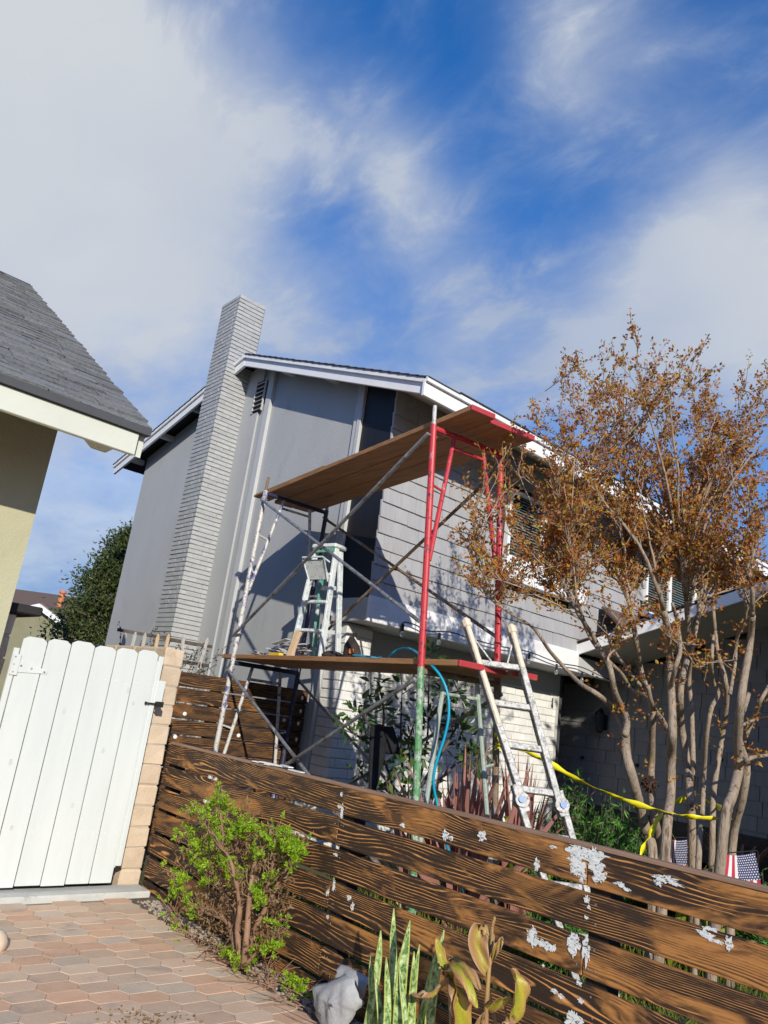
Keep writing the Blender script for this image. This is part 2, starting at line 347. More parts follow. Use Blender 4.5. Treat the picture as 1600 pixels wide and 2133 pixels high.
leaf_tree = leafmat('dark evergreen leaves', [(.035, .06, .018), (.06, .09, .025), (.085, .115, .035), (.12, .13, .05)], .25)
leaf_flax = leafmat('bronze flax leaves', [(.32, .09, .10), (.46, .16, .15), (.50, .25, .20), (.24, .10, .09), (.60, .40, .30)], .3, .4, .5)
leaf_grass = leafmat('grass', [(.10, .16, .02), (.17, .22, .03), (.25, .27, .05), (.09, .14, .025)], .4)
leaf_yel = leafmat('yellow green strap leaves', [(.25, .32, .03), (.34, .38, .05)], .35)
leaf_vine = leafmat('dead vine leaves', [(.05, .045, .042), (.09, .08, .07)], .1)

# ------------------------------------------------------------------ foliage helpers
def leaves(P, Dv, size, wid, fold=.25, jit=.6, shape='diamond'):
    P = np.asarray(P, float); n = len(P); Dv = np.asarray(Dv, float)+rng.normal(0, jit, (n, 3))
    Dv /= np.linalg.norm(Dv, axis=1)[:, None]+1e-9
    R = rng.normal(0, 1, (n, 3)); S = np.cross(Dv, R); S /= np.linalg.norm(S, axis=1)[:, None]+1e-9; Nn = np.cross(S, Dv)
    sz = np.asarray(size)*rng.uniform(.65, 1.25, n); sz = sz[:, None]; wd = sz*wid
    if shape == 'diamond':
        V = np.stack([P, P+Dv*sz*.5+S*wd+Nn*sz*fold*.5, P+Dv*sz, P+Dv*sz*.5-S*wd+Nn*sz*fold*.5], 1); k = 4; F = [(0, 1, 2), (0, 2, 3)]
    else:
        V = np.stack([P, P+Dv*sz*.28+S*wd*.85+Nn*sz*fold*.4, P+Dv*sz*.65+S*wd*.8+Nn*sz*fold*.3, P+Dv*sz-Nn*sz*.12, P+Dv*sz*.65-S*wd*.8+Nn*sz*fold*.3, P+Dv*sz*.28-S*wd*.85+Nn*sz*fold*.4], 1)
        k = 6; F = [(0, 1, 2, 3), (0, 3, 4, 5)]
    V = V.reshape(-1, 3); fs = []
    for i in range(n):
        b = i*k
        for f in F: fs.append(tuple(b+j for j in f))
    return V.tolist(), fs
def leafobj(name, sets, mat, parent, kind=None):
    mb = MB()
    for V, F in sets: mb.add(V, F)
    return mb.build(name, mat, parent, kind=kind)
def ribbon(mb, base, d, length, width, bend=.4, segs=6, fold=.15, tipw=.05, side=None, twist=0):
    base = Vector(base); d = Vector(d).normalized(); p = base.copy(); vs = []; fs = []
    hd = Vector((d.x, d.y, 0)); hd = hd.normalized() if hd.length > 1e-4 else Vector((1, 0, 0))
    s = (Vector(side) if side is not None else d.cross(Vector((0, 0, 1)))); s = s.normalized() if s.length > 1e-4 else Vector((1, 0, 0))
    for i in range(segs+1):
        t = i/segs; wdt = width*(1-t**2.5)*(.75+.25*math.sin(math.pi*min(1, t*1.3)))+width*tipw*(1-t)
        dd = (d+hd*bend*t*t*1.2-Vector((0, 0, 1))*bend*t*t*.9).normalized()
        n = s.cross(dd); ss = (Matrix.Rotation(twist*t, 3, dd) @ s); nn = ss.cross(dd)
        vs += [p-ss*wdt/2+nn*wdt*fold, p.copy(), p+ss*wdt/2+nn*wdt*fold]; p = p+dd*length/segs
    for i in range(segs): fs += [(3*i, 3*i+1, 3*i+4, 3*i+3), (3*i+1, 3*i+2, 3*i+5, 3*i+4)]
    mb.add(vs, fs)
def wob(a, b, n, amp, seed=0):
    a = Vector(a); b = Vector(b); out = []
    for i in range(n+1):
        t = i/n; q = a.lerp(b, t)
        k = amp*math.sin(math.pi*min(1, t*1.0))*(a-b).length
        out.append(q+Vector((noise.noise((t*3+seed, seed, 0)), noise.noise((seed, t*3+seed, 5)), noise.noise((7, seed, t*3+seed))*.5))*k)
    return out
def catmull(pts, sub=4):
    pts = [Vector(p) for p in pts]; out = []
    for i in range(len(pts)-1):
        p0 = pts[max(0, i-1)]; p1 = pts[i]; p2 = pts[i+1]; p3 = pts[min(len(pts)-1, i+2)]
        for k in range(sub):
            t = k/sub; out.append(.5*((2*p1)+(p2-p0)*t+(2*p0-5*p1+4*p2-p3)*t*t+(3*p1-p0-3*p2+p3)*t**3))
    out.append(pts[-1]); return out

# ================================================================== SETTING
ground = struct(MB().add([(-400, -400, -.06), (400, -400, -.06), (400, 400, -.06), (-400, 400, -.06)], [(0, 1, 2, 3)]).build('ground', soil))
lawn = struct(MB().add([(2.93, -6, -.03), (9, -6, -.03), (9, 6.7, -.03), (2.93, 6.7, -.03)], [(0, 1, 2, 3)]).build('lawn', lawn_soil))
drive = struct(MB().mm((-5, -3, -.055), (2.70, 5.40, .011)).build('driveway', sand))
paver_cols = [((.58, .355, .225), (.66, .43, .285)), ((.54, .375, .255), (.60, .44, .31)), ((.58, .42, .29), (.65, .49, .35)), ((.52, .41, .30), (.58, .47, .355)), ((.56, .39, .26), (.62, .45, .32))]
paver_mats = [surf('paver tone %s' % 'abcde'[i], a, b, 6, .9, .6, 70, .004, rv=.1, dirt=(.33, .265, .22), dscale=3.5, dlo=.5, dhi=.8, ) for i, (a, b) in enumerate(paver_cols)]
def hexmesh(mat, nm):
    hw, hh, e = .1030, .0640, .030; pts = [(-hw, 0), (-hw+e, -hh), (hw-e, -hh), (hw, 0), (hw-e, hh), (-hw+e, hh)]
    me = bpy.data.meshes.new(nm); m = MB().prism([(x, y, -.02) for x, y in pts], (0, 0, .042)); me.from_pydata(m.v, [], m.f)
    bm = bmesh.new(); bm.from_mesh(me); bmesh.ops.recalc_face_normals(bm, faces=bm.faces)
    bmesh.ops.bevel(bm, geom=[ed for ed in bm.edges if all(v.co.z > .01 for v in ed.verts)], offset=.0015, segments=1, affect='EDGES'); bm.to_mesh(me); bm.free(); me.materials.append(mat); return me
pmesh = [[hexmesh(m, 'paver') for m in paver_mats]]
cand = []
for i in range(-20, 15):
    for j in range(-18, 42):
        x = 2.585+i*.1765; y = 5.33-j*.131-(i % 2)*.0655
        if x > 2.66 or y > 5.34 or y < -.2 or x < -1.6: continue
        edge = 2.62-.10*max(0, (5.2-y))*.0
        cand.append((-(1 if inframe((x, y, 0), 30) else 0), (Vector((x, y, 0))-EYE).length, x, y))
cand.sort(); far = MB(); npv = 0
for c in cand:
    x, y = c[2], c[3]
    k = random.choices(range(5), (3, 4, 3, 3, 3))[0]
    if c[0] == -1 and npv < 300:
        piece('paver', pmesh[0][k], drive, (x, y, random.uniform(-.0013, .0013)), (random.uniform(-.004, .004), random.uniform(-.004, .004), random.uniform(-.02, .02))); npv += 1
    else:
        far.prism([(x+a, y+b, -.018) for a, b in ((-.12, 0), (-.065, -.062), (.065, -.062), (.12, 0), (.065, .062), (-.065, .062))], (0, 0, .038))
far.build('distant_pavers', paver_mats[4], drive, kind='stuff')
thr = struct(MB().mm((-.6, 5.40, -.05), (2.86, 5.62, .055)).build('concrete_threshold', concrete, bevel=.01))
# gravelly strip of soil along the fence
st = MB()
for i in range(2600):
    y = random.uniform(.5, 5.3); x = 2.86-abs(random.gauss(0, .075)); s = random.uniform(.004, .014)
    st.ball((x, y, s*.4+.013), s, 5, 3, (1, 1.2, .7))
o = st.build('gravel_strip', gravel_m, kind='stuff'); o['label'] = 'gravel and grit along the foot of the scorched fence'
struct(MB().add([(2.60, -1, .0125), (2.93, -1, .016), (2.93, 5.62, .016), (2.60, 5.62, .0125), (2.60, -1, -.05), (2.60, 5.62, -.05)], [(0, 1, 2, 3), (0, 3, 5, 4)]).build('planting_strip', soil))

# ================================================================== GREY HOUSE
GX, FY, BY = 5.14, 6.13, 6.75
def zt(y): return 4.945+.369*(y-5.31) if y < 9.45 else 6.4727-.235*(y-9.45)
house = thing('grey_house', 'two storey grey house with white fascia and tall brick chimney behind the scaffold', 'house', (GX, 9.5, 0))
ys = [6.72, 9.45, 13.1]
MB().prism([(GX, 6.76, -.05), (GX, 13.1, -.05), (GX, 13.1, zt(13.1)-.05), (GX, 9.45, zt(9.45)-.05), (GX, 6.70, zt(6.70)-.05), (GX, 6.70, 2.45), (GX, 6.76, 2.45)], (.2, 0, 0)).build('gable_wall', stucco, house)
MB().mm((GX+.2, 13.0, 0), (20, 13.1, 5.3)).build('back_wall', stucco, house)
bp = MB().prism([(GX-.012, FY+.02, 2.70), (GX-.012, 6.70, 2.70), (GX-.012, 6.70, zt(6.70)-.05), (GX-.012, FY+.02, zt(FY)-.05)], (.2, 0, 0)).build('black_panel', black_paint, house)
bp['label'] = 'freshly painted black siding panel at the corner'
MB().prism([(GX-.055, 8.92, .1), (GX-.055, 9.06, .1), (GX-.055, 9.06, zt(9.06)-.06), (GX-.055, 8.92, zt(8.92)-.06)], (.054, 0, 0)).build('batten', trim_grey, house, bevel=.004)
MB().prism([(GX-.03, 9.27, .1), (GX-.03, 9.729, .1), (GX-.03, 9.729, zt(9.72)-.06), (GX-.03, 9.45, zt(9.45)-.06), (GX-.03, 9.27, zt(9.27)-.06)], (.029, 0, 0)).build('batten', stucco, house)
for a, b, pz in ((6.705, 6.775, .05), (6.785, 6.86, .035)):
    MB().prism([(GX-pz, a, 2.5), (GX-pz, b, 2.5), (GX-pz, b, zt(b)-.06), (GX-pz, a, zt(a)-.06)], (pz-.001, 0, 0)).build('batten', trim_grey, house, bevel=.004)
MB().mm((GX-.045, 6.77, 0), (GX-.001, 6.86, 2.45)).build('batten', trim_grey, house)
vent = MB().mm((GX-.034, 9.15, 5.60), (GX-.0305, 9.41, 6.11)).build('vent', ply_dark, house); vent['label'] = 'louvred attic vent beside the chimney'
for k in range(7):
    z = 5.635+k*.072
    MB().box((GX-.045, 9.28, z), (.04, .24, .012), Matrix.Rotation(math.radians(-38), 3, 'Y')).build('louvre_slat', trim_grey, vent)
for a, b in (((9.14, 5.595), (9.16, 6.115)), ((9.40, 5.595), (9.42, 6.115))):
    MB().mm((GX-.055, a[0], a[1]), (GX-.0335, b[0], b[1])).build('frame', trim_grey, vent)
# chimney: painted brick, courses of single bricks
CX0, CY0, CY1, CZT = 4.69, 9.73, 10.31, 7.56
chim = MB().mm((CX0+.012, CY0+.012, 0), (GX+.02, CY1-.012, CZT-.04)).build('chimney', brick_grey_core, house)
CH = .0665; z0 = 2.02; nz_ = int((CZT-z0)/CH)
bm_ = {}
def brk(lx, ly, lz, mat, b=.006):
    k = (round(lx, 3), round(ly, 3), round(lz, 3), mat.name, random.randrange(3))
    if k not in bm_: bm_[k] = cbox(lx, ly, lz, b, mat, 'brick', .0025)
    return bm_[k]
J = .010; hbk = CH-J
def cbrick(x0, x1, y0, y1, z):
    piece('brick', brk(x1-x0-.0025, y1-y0-.0025, hbk, brick_grey, .003), chim, ((x0+x1)/2, (y0+y1)/2, z), (0, 0, random.uniform(-.006, .006)))
below = MB()
nz_ = 74
for k in range(nz_+1):
    z = CZT-hbk/2-k*CH
    if k % 2 == 0:
        cbrick(CX0, CX0+.225, CY0, CY0+.1, z); cbrick(CX0+.225, GX+.01, CY0, CY0+.1, z)
        cbrick(CX0, CX0+.1, CY0+.1, CY0+.34, z); cbrick(CX0, CX0+.1, CY0+.34, CY1, z)
    else:
        cbrick(CX0+.1, CX0+.33, CY0, CY0+.1, z); cbrick(CX0+.33, GX+.01, CY0, CY0+.1, z)
        cbrick(CX0, CX0+.1, CY0, CY0+.29, z); cbrick(CX0, CX0+.1, CY0+.29, CY1, z)
for k in range(60):
    z = CZT-hbk/2-(nz_+1+k)*CH
    if z < 0: break
    below.mm((CX0, CY0, z-hbk/2), (GX, CY0+.1, z+hbk/2)); below.mm((CX0, CY0+.1, z-hbk/2), (CX0+.1, CY1, z+hbk/2))
for k in range(36):                                    # far and inner sides of the stack above the roof
    z = CZT-hbk/2-k*CH
    below.mm((CX0+.11, CY1-.1, z-hbk/2), (GX+.01, CY1, z+hbk/2)); 
below.build('hidden_bricks', brick_grey, chim, kind='stuff')
MB().mm((CX0+.12, CY0+.12, CZT-.06), (GX-.1, CY1-.12, CZT-.02)).build('flue_top', ply_dark, chim)
# roof
XR = 26
roof = MB()
roof.prism([(4.85, 5.33, zt(5.31)), (4.85, 9.45, zt(9.45)), (4.85, 9.45, zt(9.45)+.012), (4.85, 5.33, zt(5.31)+.012)], (XR-4.85, 0, 0))
roof.prism([(4.85, 9.45, zt(9.45)), (4.85, 13.83, zt(13.83)), (4.85, 13.83, zt(13.83)+.012), (4.85, 9.45, zt(9.45)+.012)], (XR-4.85, 0, 0))
roof = roof.build('roof', ply_dark, house)
# shingle courses standing proud along the visible edges
def rake_tabs(y0, y1, n):
    for i in range(n):
        ya = y0+(y1-y0)*i/n; yb = y0+(y1-y0)*(i+1.25)/n; yb = min(max(yb, min(y0, y1)), max(y0, y1))
        za, zb = zt(ya), zt(yb); e = .010+random.uniform(0, .005)
        MB().prism([(4.80, ya, za+e), (4.80, yb, zb+e-.012), (4.80, yb, zb+e+.006), (4.80, ya, za+e+.016)], (.5, 0, 0)).build('shingle', comp_dark, roof)
rake_tabs(5.27, 9.43, 26); rake_tabs(13.86, 10.33, 20)
tb = MB()
for i in range(70):
    x = 5.3+i*.3; tb.mm((x, 5.255+random.uniform(0, .012), zt(5.31)+.014), (x+.285, 5.6, zt(5.31)+.03))
tb.prism([(5.3, 5.5, zt(5.5)+.014), (5.3, 9.45, zt(9.45)+.014), (5.3, 9.45, zt(9.45)+.028), (5.3, 5.5, zt(5.5)+.028)], (20, 0, 0))
tb.prism([(5.3, 9.45, zt(9.45)+.014), (5.3, 13.86, zt(13.86)+.014), (5.3, 13.86, zt(13.86)+.028), (5.3, 9.45, zt(9.45)+.028)], (20, 0, 0))
tb.build('roof_covering', comp_dark, roof, kind='stuff')
FH_ = .175
def rake(y0, y1, x0, x1, h0, h1, nm, m):
    return MB().prism([(x0, y0, zt(y0)-h1), (x0, y1, zt(y1)-h1), (x0, y1, zt(y1)-h0), (x0, y0, zt(y0)-h0)], (x1-x0, 0, 0)).build(nm, m, house, bevel=.004)
rake(5.352, 9.449, 4.84, 4.88, .002, FH_, 'rake_fascia', white_paint); rake(9.4495, 9.725, 4.84, 4.88, .002, FH_, 'rake_fascia', white_paint); rake(10.315, 13.83, 4.84, 4.88, .002, FH_, 'rake_fascia', white_paint)
rake(5.352, 9.449, 4.81, 4.838, -.008, .05, 'rake_trim', white_paint); rake(9.4495, 9.725, 4.81, 4.838, -.008, .05, 'rake_trim', white_paint); rake(10.315, 13.85, 4.81, 4.838, -.012, .05, 'rake_trim', white_paint)
MB().mm((4.80, 5.31, zt(5.31)-FH_-.02), (XR, 5.35, zt(5.31)-.002)).build('eave_fascia', white_paint, house, bevel=.004)
MB().mm((4.80, 5.275, zt(5.31)-.04), (XR, 5.308, zt(5.31)+.012)).build('drip_edge', white_paint, house)
MB().prism([(4.90, 5.36, zt(5.36)-.16), (4.90, FY+.1, zt(FY+.1)-.075), (4.90, FY+.1, zt(FY+.1)-.06), (4.90, 5.36, zt(5.36)-.145)], (XR-4.9, 0, 0)).build('soffit', soffit_m, house)
for y in (11.0, 12.1, 13.2): MB().mm((4.88, y, zt(y)-.15), (GX, y+.09, zt(y)-.06)).build('outlooker', trim_grey, house)
for y in (7.3, 8.4): MB().mm((4.88, y, zt(y)-.13), (GX, y+.09, zt(y)-.06)).build('outlooker', trim_grey, house)
# upper front wall: sawn shingles laid in courses
fw = MB().mm((GX+.0, FY+.03, 2.46), (20, FY+.22, 5.1)).build('front_wall', shingle_core, house)
sh_w = [.11, .15, .19, .23, .28]; shm = [cbox(w_-.0035, .026, .205, .003, shingle_grey, 'shingle', .0012) for w_ in sh_w]
holes = [(7.22, 8.78, 3.40, 4.62), (10.70, 12.5, 3.55, 4.62)]
ns = 0; rest = MB()
rows = [(2.72+.178*r) for r in range(14)]
todo = []
for r, z in enumerate(rows):
    x = GX-.012-random.uniform(0, .012)
    while x < 13.2:
        i = random.choices(range(5), (2, 3, 4, 4, 3))[0]; xw = sh_w[i]; cx = x+xw/2; cz = z+.1
        if not any(a-.02 < cx < b+.02 and c-.1 < cz < d_+.05 for a, b, c, d_ in holes): todo.append((cx, cz, i))
        x += xw
todo.sort(key=lambda q: q[0])
for cx, cz, i in todo:
    if ns < 300: piece('shingle', shm[i], fw, (cx, FY+.008+random.uniform(-.0025, .0025), cz+random.uniform(-.003, .003)), (math.radians(-6), 0, random.uniform(-.004, .004))); ns += 1
    else: rest.box((cx, FY+.008, cz), (sh_w[i]-.0035, .026, .205), Matrix.Rotation(math.radians(-6), 3, 'X'))
rest.build('far_shingles', shingle_grey, fw, kind='stuff')
MB().mm((GX-.035, FY-.045, 2.44), (9.02, FY-.005, 2.72)).build('skirt_band', white_paint, house, bevel=.006)
MB().mm((GX-.035, FY-.003, 2.44), (GX-.001, 6.72, 2.70)).build('skirt_band', trim_grey, house, bevel=.006)
MB().mm((GX, FY, 2.441), (9.6, 6.79, 2.458)).build('overhang_soffit', trim_grey, house)
MB().mm((5.54, BY-.008, 2.16), (9.5, BY+.0, 2.44)).build('frieze_board', trim_grey, house)
# white painted brick below
bw = MB().mm((5.54, BY+.015, 0), (9.50, BY+.2, 2.43)).build('brick_wall', brick_white_core, house)
low = MB(); HB = .1; LB = .3
for r in range(22):
    z = .03+r*HB+.05; x = 5.54-(LB/2 if r % 2 else 0)
    while x < 9.5:
        a = max(x, 5.54); b = min(x+LB, 9.52)
        for c, d_ in ([(a, b)] if not (.52 < z < 1.98) or b < 5.80 or a > 6.26 else [(a, 5.80), (6.26, b)]):
            if d_-c < .04: continue
            if z > .5 and not (c > 9.6): piece('brick', brk(d_-c-.009, .1, HB-.009, brick_white, .007), bw, ((c+d_)/2, BY+.058+random.uniform(-.004, .004), z), (0, 0, random.uniform(-.008, .008)))
            else: low.mm((c+.004, BY+.008, z-.045), (d_-.004, BY+.1, z+.045))
        x += LB
low.build('hidden_bricks', brick_white, bw, kind='stuff')
pil = MB().mm((GX+.015, 6.465, 0), (5.515, 6.76, 2.43)).build('brick_pillar', brick_white_core, house)
for r in range(24):
    z = .05+r*HB
    if z > 2.4: break
    sgn = r % 2
    xs = [GX, GX+.1, GX+.39] if sgn else [GX, GX+.29, GX+.39]
    for a, b in zip(xs, xs[1:]):
        piece('brick', brk(b-a-.009, .1, HB-.009, brick_white, .007), pil, ((a+b)/2, 6.50+random.uniform(-.004, .004), z), (0, 0, random.uniform(-.01, .01)))
    piece('brick', brk(.1, .2-.0, HB-.009, brick_white, .007), pil, (GX+.05, 6.655, z))
# lower window with blinds
def window(x0, x1, z0, z1, y, nsl, mull=(), sill=False, fm=white_paint, lab=None):
    f = MB(); t = .05
    f.mm((x0, y-.03, z0), (x0+t, y+.05, z1)); f.mm((x1-t, y-.03, z0), (x1, y+.05, z1)); f.mm((x0+t, y-.028, z1-t), (x1-t, y+.05, z1)); f.mm((x0+t, y-.028, z0), (x1-t, y+.05, z0+t))
    for mx in mull: f.mm((mx-.04, y-.029, z0+t), (mx+.04, y+.05, z1-t))
    fo = f.build('window', fm, house, bevel=.004)
    if lab: fo['label'] = lab
    MB().mm((x0+t, y+.02, z0+t), (x1-t, y+.026, z1-t)).build('pane', glass_m, fo)
    for k in range(nsl):
        z = z0+t+(z1-z0-2*t)*(k+.5)/nsl
        MB().box(((x0+x1)/2, y+.008, z), (x1-x0-2*t-.01, .028, .003), Matrix.Rotation(math.radians(32), 3, 'X')).build('blind_slat', blind_m, fo)
    if sill: MB().mm((x0-.08, y-.10, z0-.06), (x1+.08, y+.02, z0-.001)).build('sill', white_paint, fo, bevel=.005)
    return fo
window(5.81, 6.25, .55, 1.97, BY+.005, 26, fm=trim_grey, lab='narrow ground floor window with pale green blinds')
window(7.26, 8.74, 3.66, 4.60, FY-.03, 22, (8.02,), True, lab='wide upper window with blinds behind the tree')
window(10.74, 12.4, 3.60, 4.60, FY-.03, 22, (11.5,), True, lab='upper window with white frame and green blinds')
MB().mm((7.18, FY-.16, 3.36), (8.95, FY-.02, 3.59)).build('window_ledge', white_paint, house, bevel=.008)
# entry recess and garage
MB().mm((9.50, BY, 0), (9.56, 8.6, 2.6)).build('entry_return_wall', brick_white_core, house)
MB().mm((9.50, 8.6, 0), (10.45, 8.7, 2.6)).build('entry_back_wall', shingle_core, house)
MB().mm((9.57, BY+.02, 0), (9.66, BY+.14, 2.43)).build('entry_post', drip_dark, house)
MB().mm((9.02, FY-.03, 2.44), (10.39, FY+.1, 2.66)).build('porch_beam', trim_grey, house, bevel=.006)
MB().mm((9.5, FY+.1, 2.60), (10.45, 8.7, 2.63)).build('porch_ceiling', trim_grey, house)
gw = MB().prism([(10.42, -2.6, -.05), (10.42, 8.6, -.05), (10.42, 8.6, 2.6), (10.42, 6.2, 2.62), (10.42, 1.2, 4.2), (10.42, -2.6, 3.0)], (.18, 0, 0)).build('garage_wall', shingle_core, house)
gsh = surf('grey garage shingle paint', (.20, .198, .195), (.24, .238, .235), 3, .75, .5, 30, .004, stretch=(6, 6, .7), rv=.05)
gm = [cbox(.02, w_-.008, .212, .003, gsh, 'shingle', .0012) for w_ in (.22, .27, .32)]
gt = []
for r in range(20):
    z = .35+r*.185; y = 8.55-random.uniform(0, .2)
    while y > 2.6:
        i = random.randrange(3); wd = (.22, .27, .32)[i]; y -= wd
        if z < 2.78+.31*(6.2-y)-.3: gt.append((y+wd/2, z+.1, i))
gt.sort(key=lambda q: -q[0])
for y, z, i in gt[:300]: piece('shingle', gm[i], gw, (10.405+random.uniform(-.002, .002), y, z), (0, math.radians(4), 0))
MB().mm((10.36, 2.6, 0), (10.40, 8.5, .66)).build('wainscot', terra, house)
def zg(y): return 2.80+.31*(6.2-y) if y > 1.2 else 2.80+.31*5-.31*(1.2-y)
gr = MB()
gr.prism([(9.02, 6.12, zg(6.12)), (9.02, 1.2, zg(1.2)), (9.02, 1.2, zg(1.2)+.03), (9.02, 6.12, zg(6.12)+.03)], (11, 0, 0))
gr.prism([(9.02, 1.2, zg(1.2)), (9.02, -3.2, zg(-3.2)), (9.02, -3.2, zg(-3.2)+.03), (9.02, 1.2, zg(1.2)+.03)], (11, 0, 0))
gr = gr.build('garage_roof', ply_dark, house)
for i in range(19):
    ya = 6.12-i*.14
    for j in range(14):
        x = 9.0+j*.31+(.15 if i % 2 else 0)
        MB().prism([(x, ya, zg(ya)+.034), (x, ya-.17, zg(ya-.17)+.034), (x, ya-.17, zg(ya-.17)+.046), (x, ya, zg(ya)+.052)], (.3, 0, 0)).build('shingle', comp_brown, gr)
cr = [hy(1255, 1262, 6.05), hy(1352, 1296, 6.05), hx(1304, 1312, 9.05)]
MB().prism(cr, (0, .02, -.03)).build('cricket_roof', comp_brown, house)
MB().prism([(9.0, 6.25, zg(6.25)-.15), (9.0, 1.2, zg(1.2)-.15), (9.0, 1.2, zg(1.2)-.002), (9.0, 6.25, zg(6.25)-.002)], (.04, 0, 0)).build('garage_fascia', white_paint, house, bevel=.004)
MB().prism([(9.06, 6.1, zg(6.1)-.12), (9.06, 1.2, zg(1.2)-.12), (9.06, 1.2, zg(1.2)-.1), (9.06, 6.1, zg(6.1)-.1)], (1.35, 0, 0)).build('garage_soffit', soffit_m, house)
MB().prism([(9.0, -3.2, zg(-3.2)-.15), (9.0, 1.2, zg(1.2)-.15), (9.0, 1.2, zg(1.2)-.002), (9.0, -3.2, zg(-3.2)-.002)], (.04, 0, 0)).build('garage_fascia', white_paint, house)

# ================================================================== OLIVE HOUSE
oh = thing('olive_house', 'olive stucco house with steep grey shingle roof at the left edge', 'house', (0, 7, 0))
OX, OY, EYv, RX = 1.435, 5.40, 4.60, 1.775
def zo(y): return 3.06+.605*(y-EYv) if y < 9.6 else 3.06+.605*5-.605*(y-9.6)
MB().mm((-7, OY, -.05), (OX, OY+.2, 3.46)).build('front_wall', olive_st, oh)
MB().prism([(OX-.2, OY+.2, 0), (OX-.2, 13.6, 0), (OX-.2, 13.6, zo(13.6)-.05), (OX-.2, 9.6, zo(9.6)-.05), (OX-.2, OY+.2, zo(OY+.2)-.05)], (.2, 0, 0)).build('gable_wall', olive_st, oh)
orf = MB()
orf.prism([(RX, EYv+.02, zo(EYv+.02)-.01), (RX, 9.6, zo(9.6)-.01), (RX, 9.6, zo(9.6)+.02), (RX, EYv+.02, zo(EYv+.02)+.02)], (-8.5, 0, 0))
orf.prism([(RX, 9.6, zo(9.6)-.01), (RX, 14.4, zo(14.4)-.01), (RX, 14.4, zo(14.4)+.02), (RX, 9.6, zo(9.6)+.02)], (-8.5, 0, 0))
orf = orf.build('roof', comp_dark, oh)
tabm = []
for tw in (.2, .28, .34):
    for v in range(3): tabm.append((tw, cbox(tw-.007, .20, .014+.009*v, .002, comp_grey, 'shingle', .003)))
nr = 41; ang = math.atan(.605); nt_ = 0
for r in range(nr):
    y = EYv-.015+r*(5.0/nr); x = RX+.012+random.uniform(0, .012)
    while x > -.9:
        tw, me = random.choice(tabm); x -= tw
        if not inframe((x+tw, y, zo(y)), 40): continue
        if nt_ < 300: piece('shingle', me, orf, (x+tw/2, y+.085, zo(y+.085)+.030+random.uniform(0, .004)), (ang-.06, 0, 0)); nt_ += 1
bk = MB().prism([(RX-1.2, EYv-.01, zo(EYv)+.03), (RX-1.2, 9.6, zo(9.6)+.03), (RX-1.2, 9.6, zo(9.6)+.036), (RX-1.2, EYv-.01, zo(EYv)+.036)], (-6.5, 0, 0)); bk.build('roof_covering', comp_grey, orf, kind='stuff')
for i in range(9):
    x = RX+.01-i*.3
    MB().prism([(x, 9.48, zo(9.48)+.052), (x, 9.6, zo(9.6)+.058), (x, 9.72, zo(9.72)+.052), (x, 9.72, zo(9.72)+.03), (x, 9.6, zo(9.6)+.036), (x, 9.48, zo(9.48)+.03)], (-.31, 0, 0)).build('ridge_cap', comp_dark, orf)
MB().mm((-6.7, EYv-.03, 3.035), (RX+.005, EYv+.03, 3.085)).build('drip_edge', drip_dark, oh)
MB().mm((-6.7, EYv-.004, 2.885), (RX-.06, EYv+.036, 3.033)).build('fascia', cream_paint, oh, bevel=.004)
MB().prism([(RX-.04, EYv+.04, zo(EYv)-.17), (RX-.04, 9.6, zo(9.6)-.17), (RX-.04, 9.6, zo(9.6)-.012), (RX-.04, EYv+.04, zo(EYv)-.012)], (.035, 0, 0)).build('rake_fascia', cream_paint, oh)
MB().prism([(OX+.05, EYv+.04, 3.0), (OX+.12, EYv+.04, 2.95), (RX-.12, EYv+.04, 2.95), (RX-.07, EYv+.04, 3.0), (OX+.05, EYv+.04, 3.03)], (0, .34, 0)).build('beam_end', cream_paint, oh, bevel=.003)

# ================================================================== GATE, BLOCK WALLS
GY = 5.53
gate = thing('garden_gate', 'white painted gate of dog eared boards beside the block wall', 'gate', (2.1, GY, .06))
gx = [1.602, 1.770, 1.935, 2.106, 2.272, 2.440, 2.605]
for i in range(6):
    a, b = gx[i]+.0035, gx[i+1]-.0035; zb = .085+random.uniform(-.004, .006); ztp = 1.695+.006*i+random.uniform(-.008, .008); e = .022
    MB().prism([(a, GY, zb), (b, GY, zb), (b, GY, ztp-e), (b-.034, GY, ztp), (a+.034, GY, ztp), (a, GY, ztp-e)], (0, .018, 0)).build('board', gate_white, gate, bevel=.0025)
MB().mm((2.612, GY-.004, .20), (2.652, GY+.03, 1.70)).build('edge_trim', gate_white, gate, bevel=.004)
MB().mm((2.598, GY+.005, .19), (2.611, GY+.03, 1.66)).build('edge_trim', gate_white, gate)
MB().mm((1.56, GY-.003, .06), (1.598, GY+.03, 1.60)).build('edge_trim', gate_white, gate, bevel=.004)
for z in (.35, 1.42): MB().mm((1.62, GY+.02, z), (2.6, GY+.055, z+.09)).build('rail', gate_white, gate)
hg = MB().prism([(1.60, GY-.006, 1.44), (1.81, GY-.006, 1.455), (1.81, GY-.006, 1.475), (1.60, GY-.006, 1.53)], (0, .005, 0)).mm((1.565, GY-.012, 1.42), (1.615, GY-.005, 1.56)).build('hinge', gate_white, gate)
for x, z in ((1.63, 1.487), (1.70, 1.478), (1.79, 1.466), (1.58, 1.54), (1.58, 1.49), (1.585, 1.44)): MB().ball((x, GY-.008, z), .007, 8, 5).build('screw', steel_m, hg)
lt = MB().mm((2.645, GY-.012, 1.36), (2.70, GY-.003, 1.52)).build('latch', gate_white, gate)
MB().mm((2.655, GY-.04, 1.325), (2.705, GY-.004, 1.365)).tube([(2.57, GY-.02, 1.345), (2.66, GY-.025, 1.345)], .006, 6).ball((2.57, GY-.02, 1.345), .011, 8, 5).build('latch_bolt', wire_m, lt)
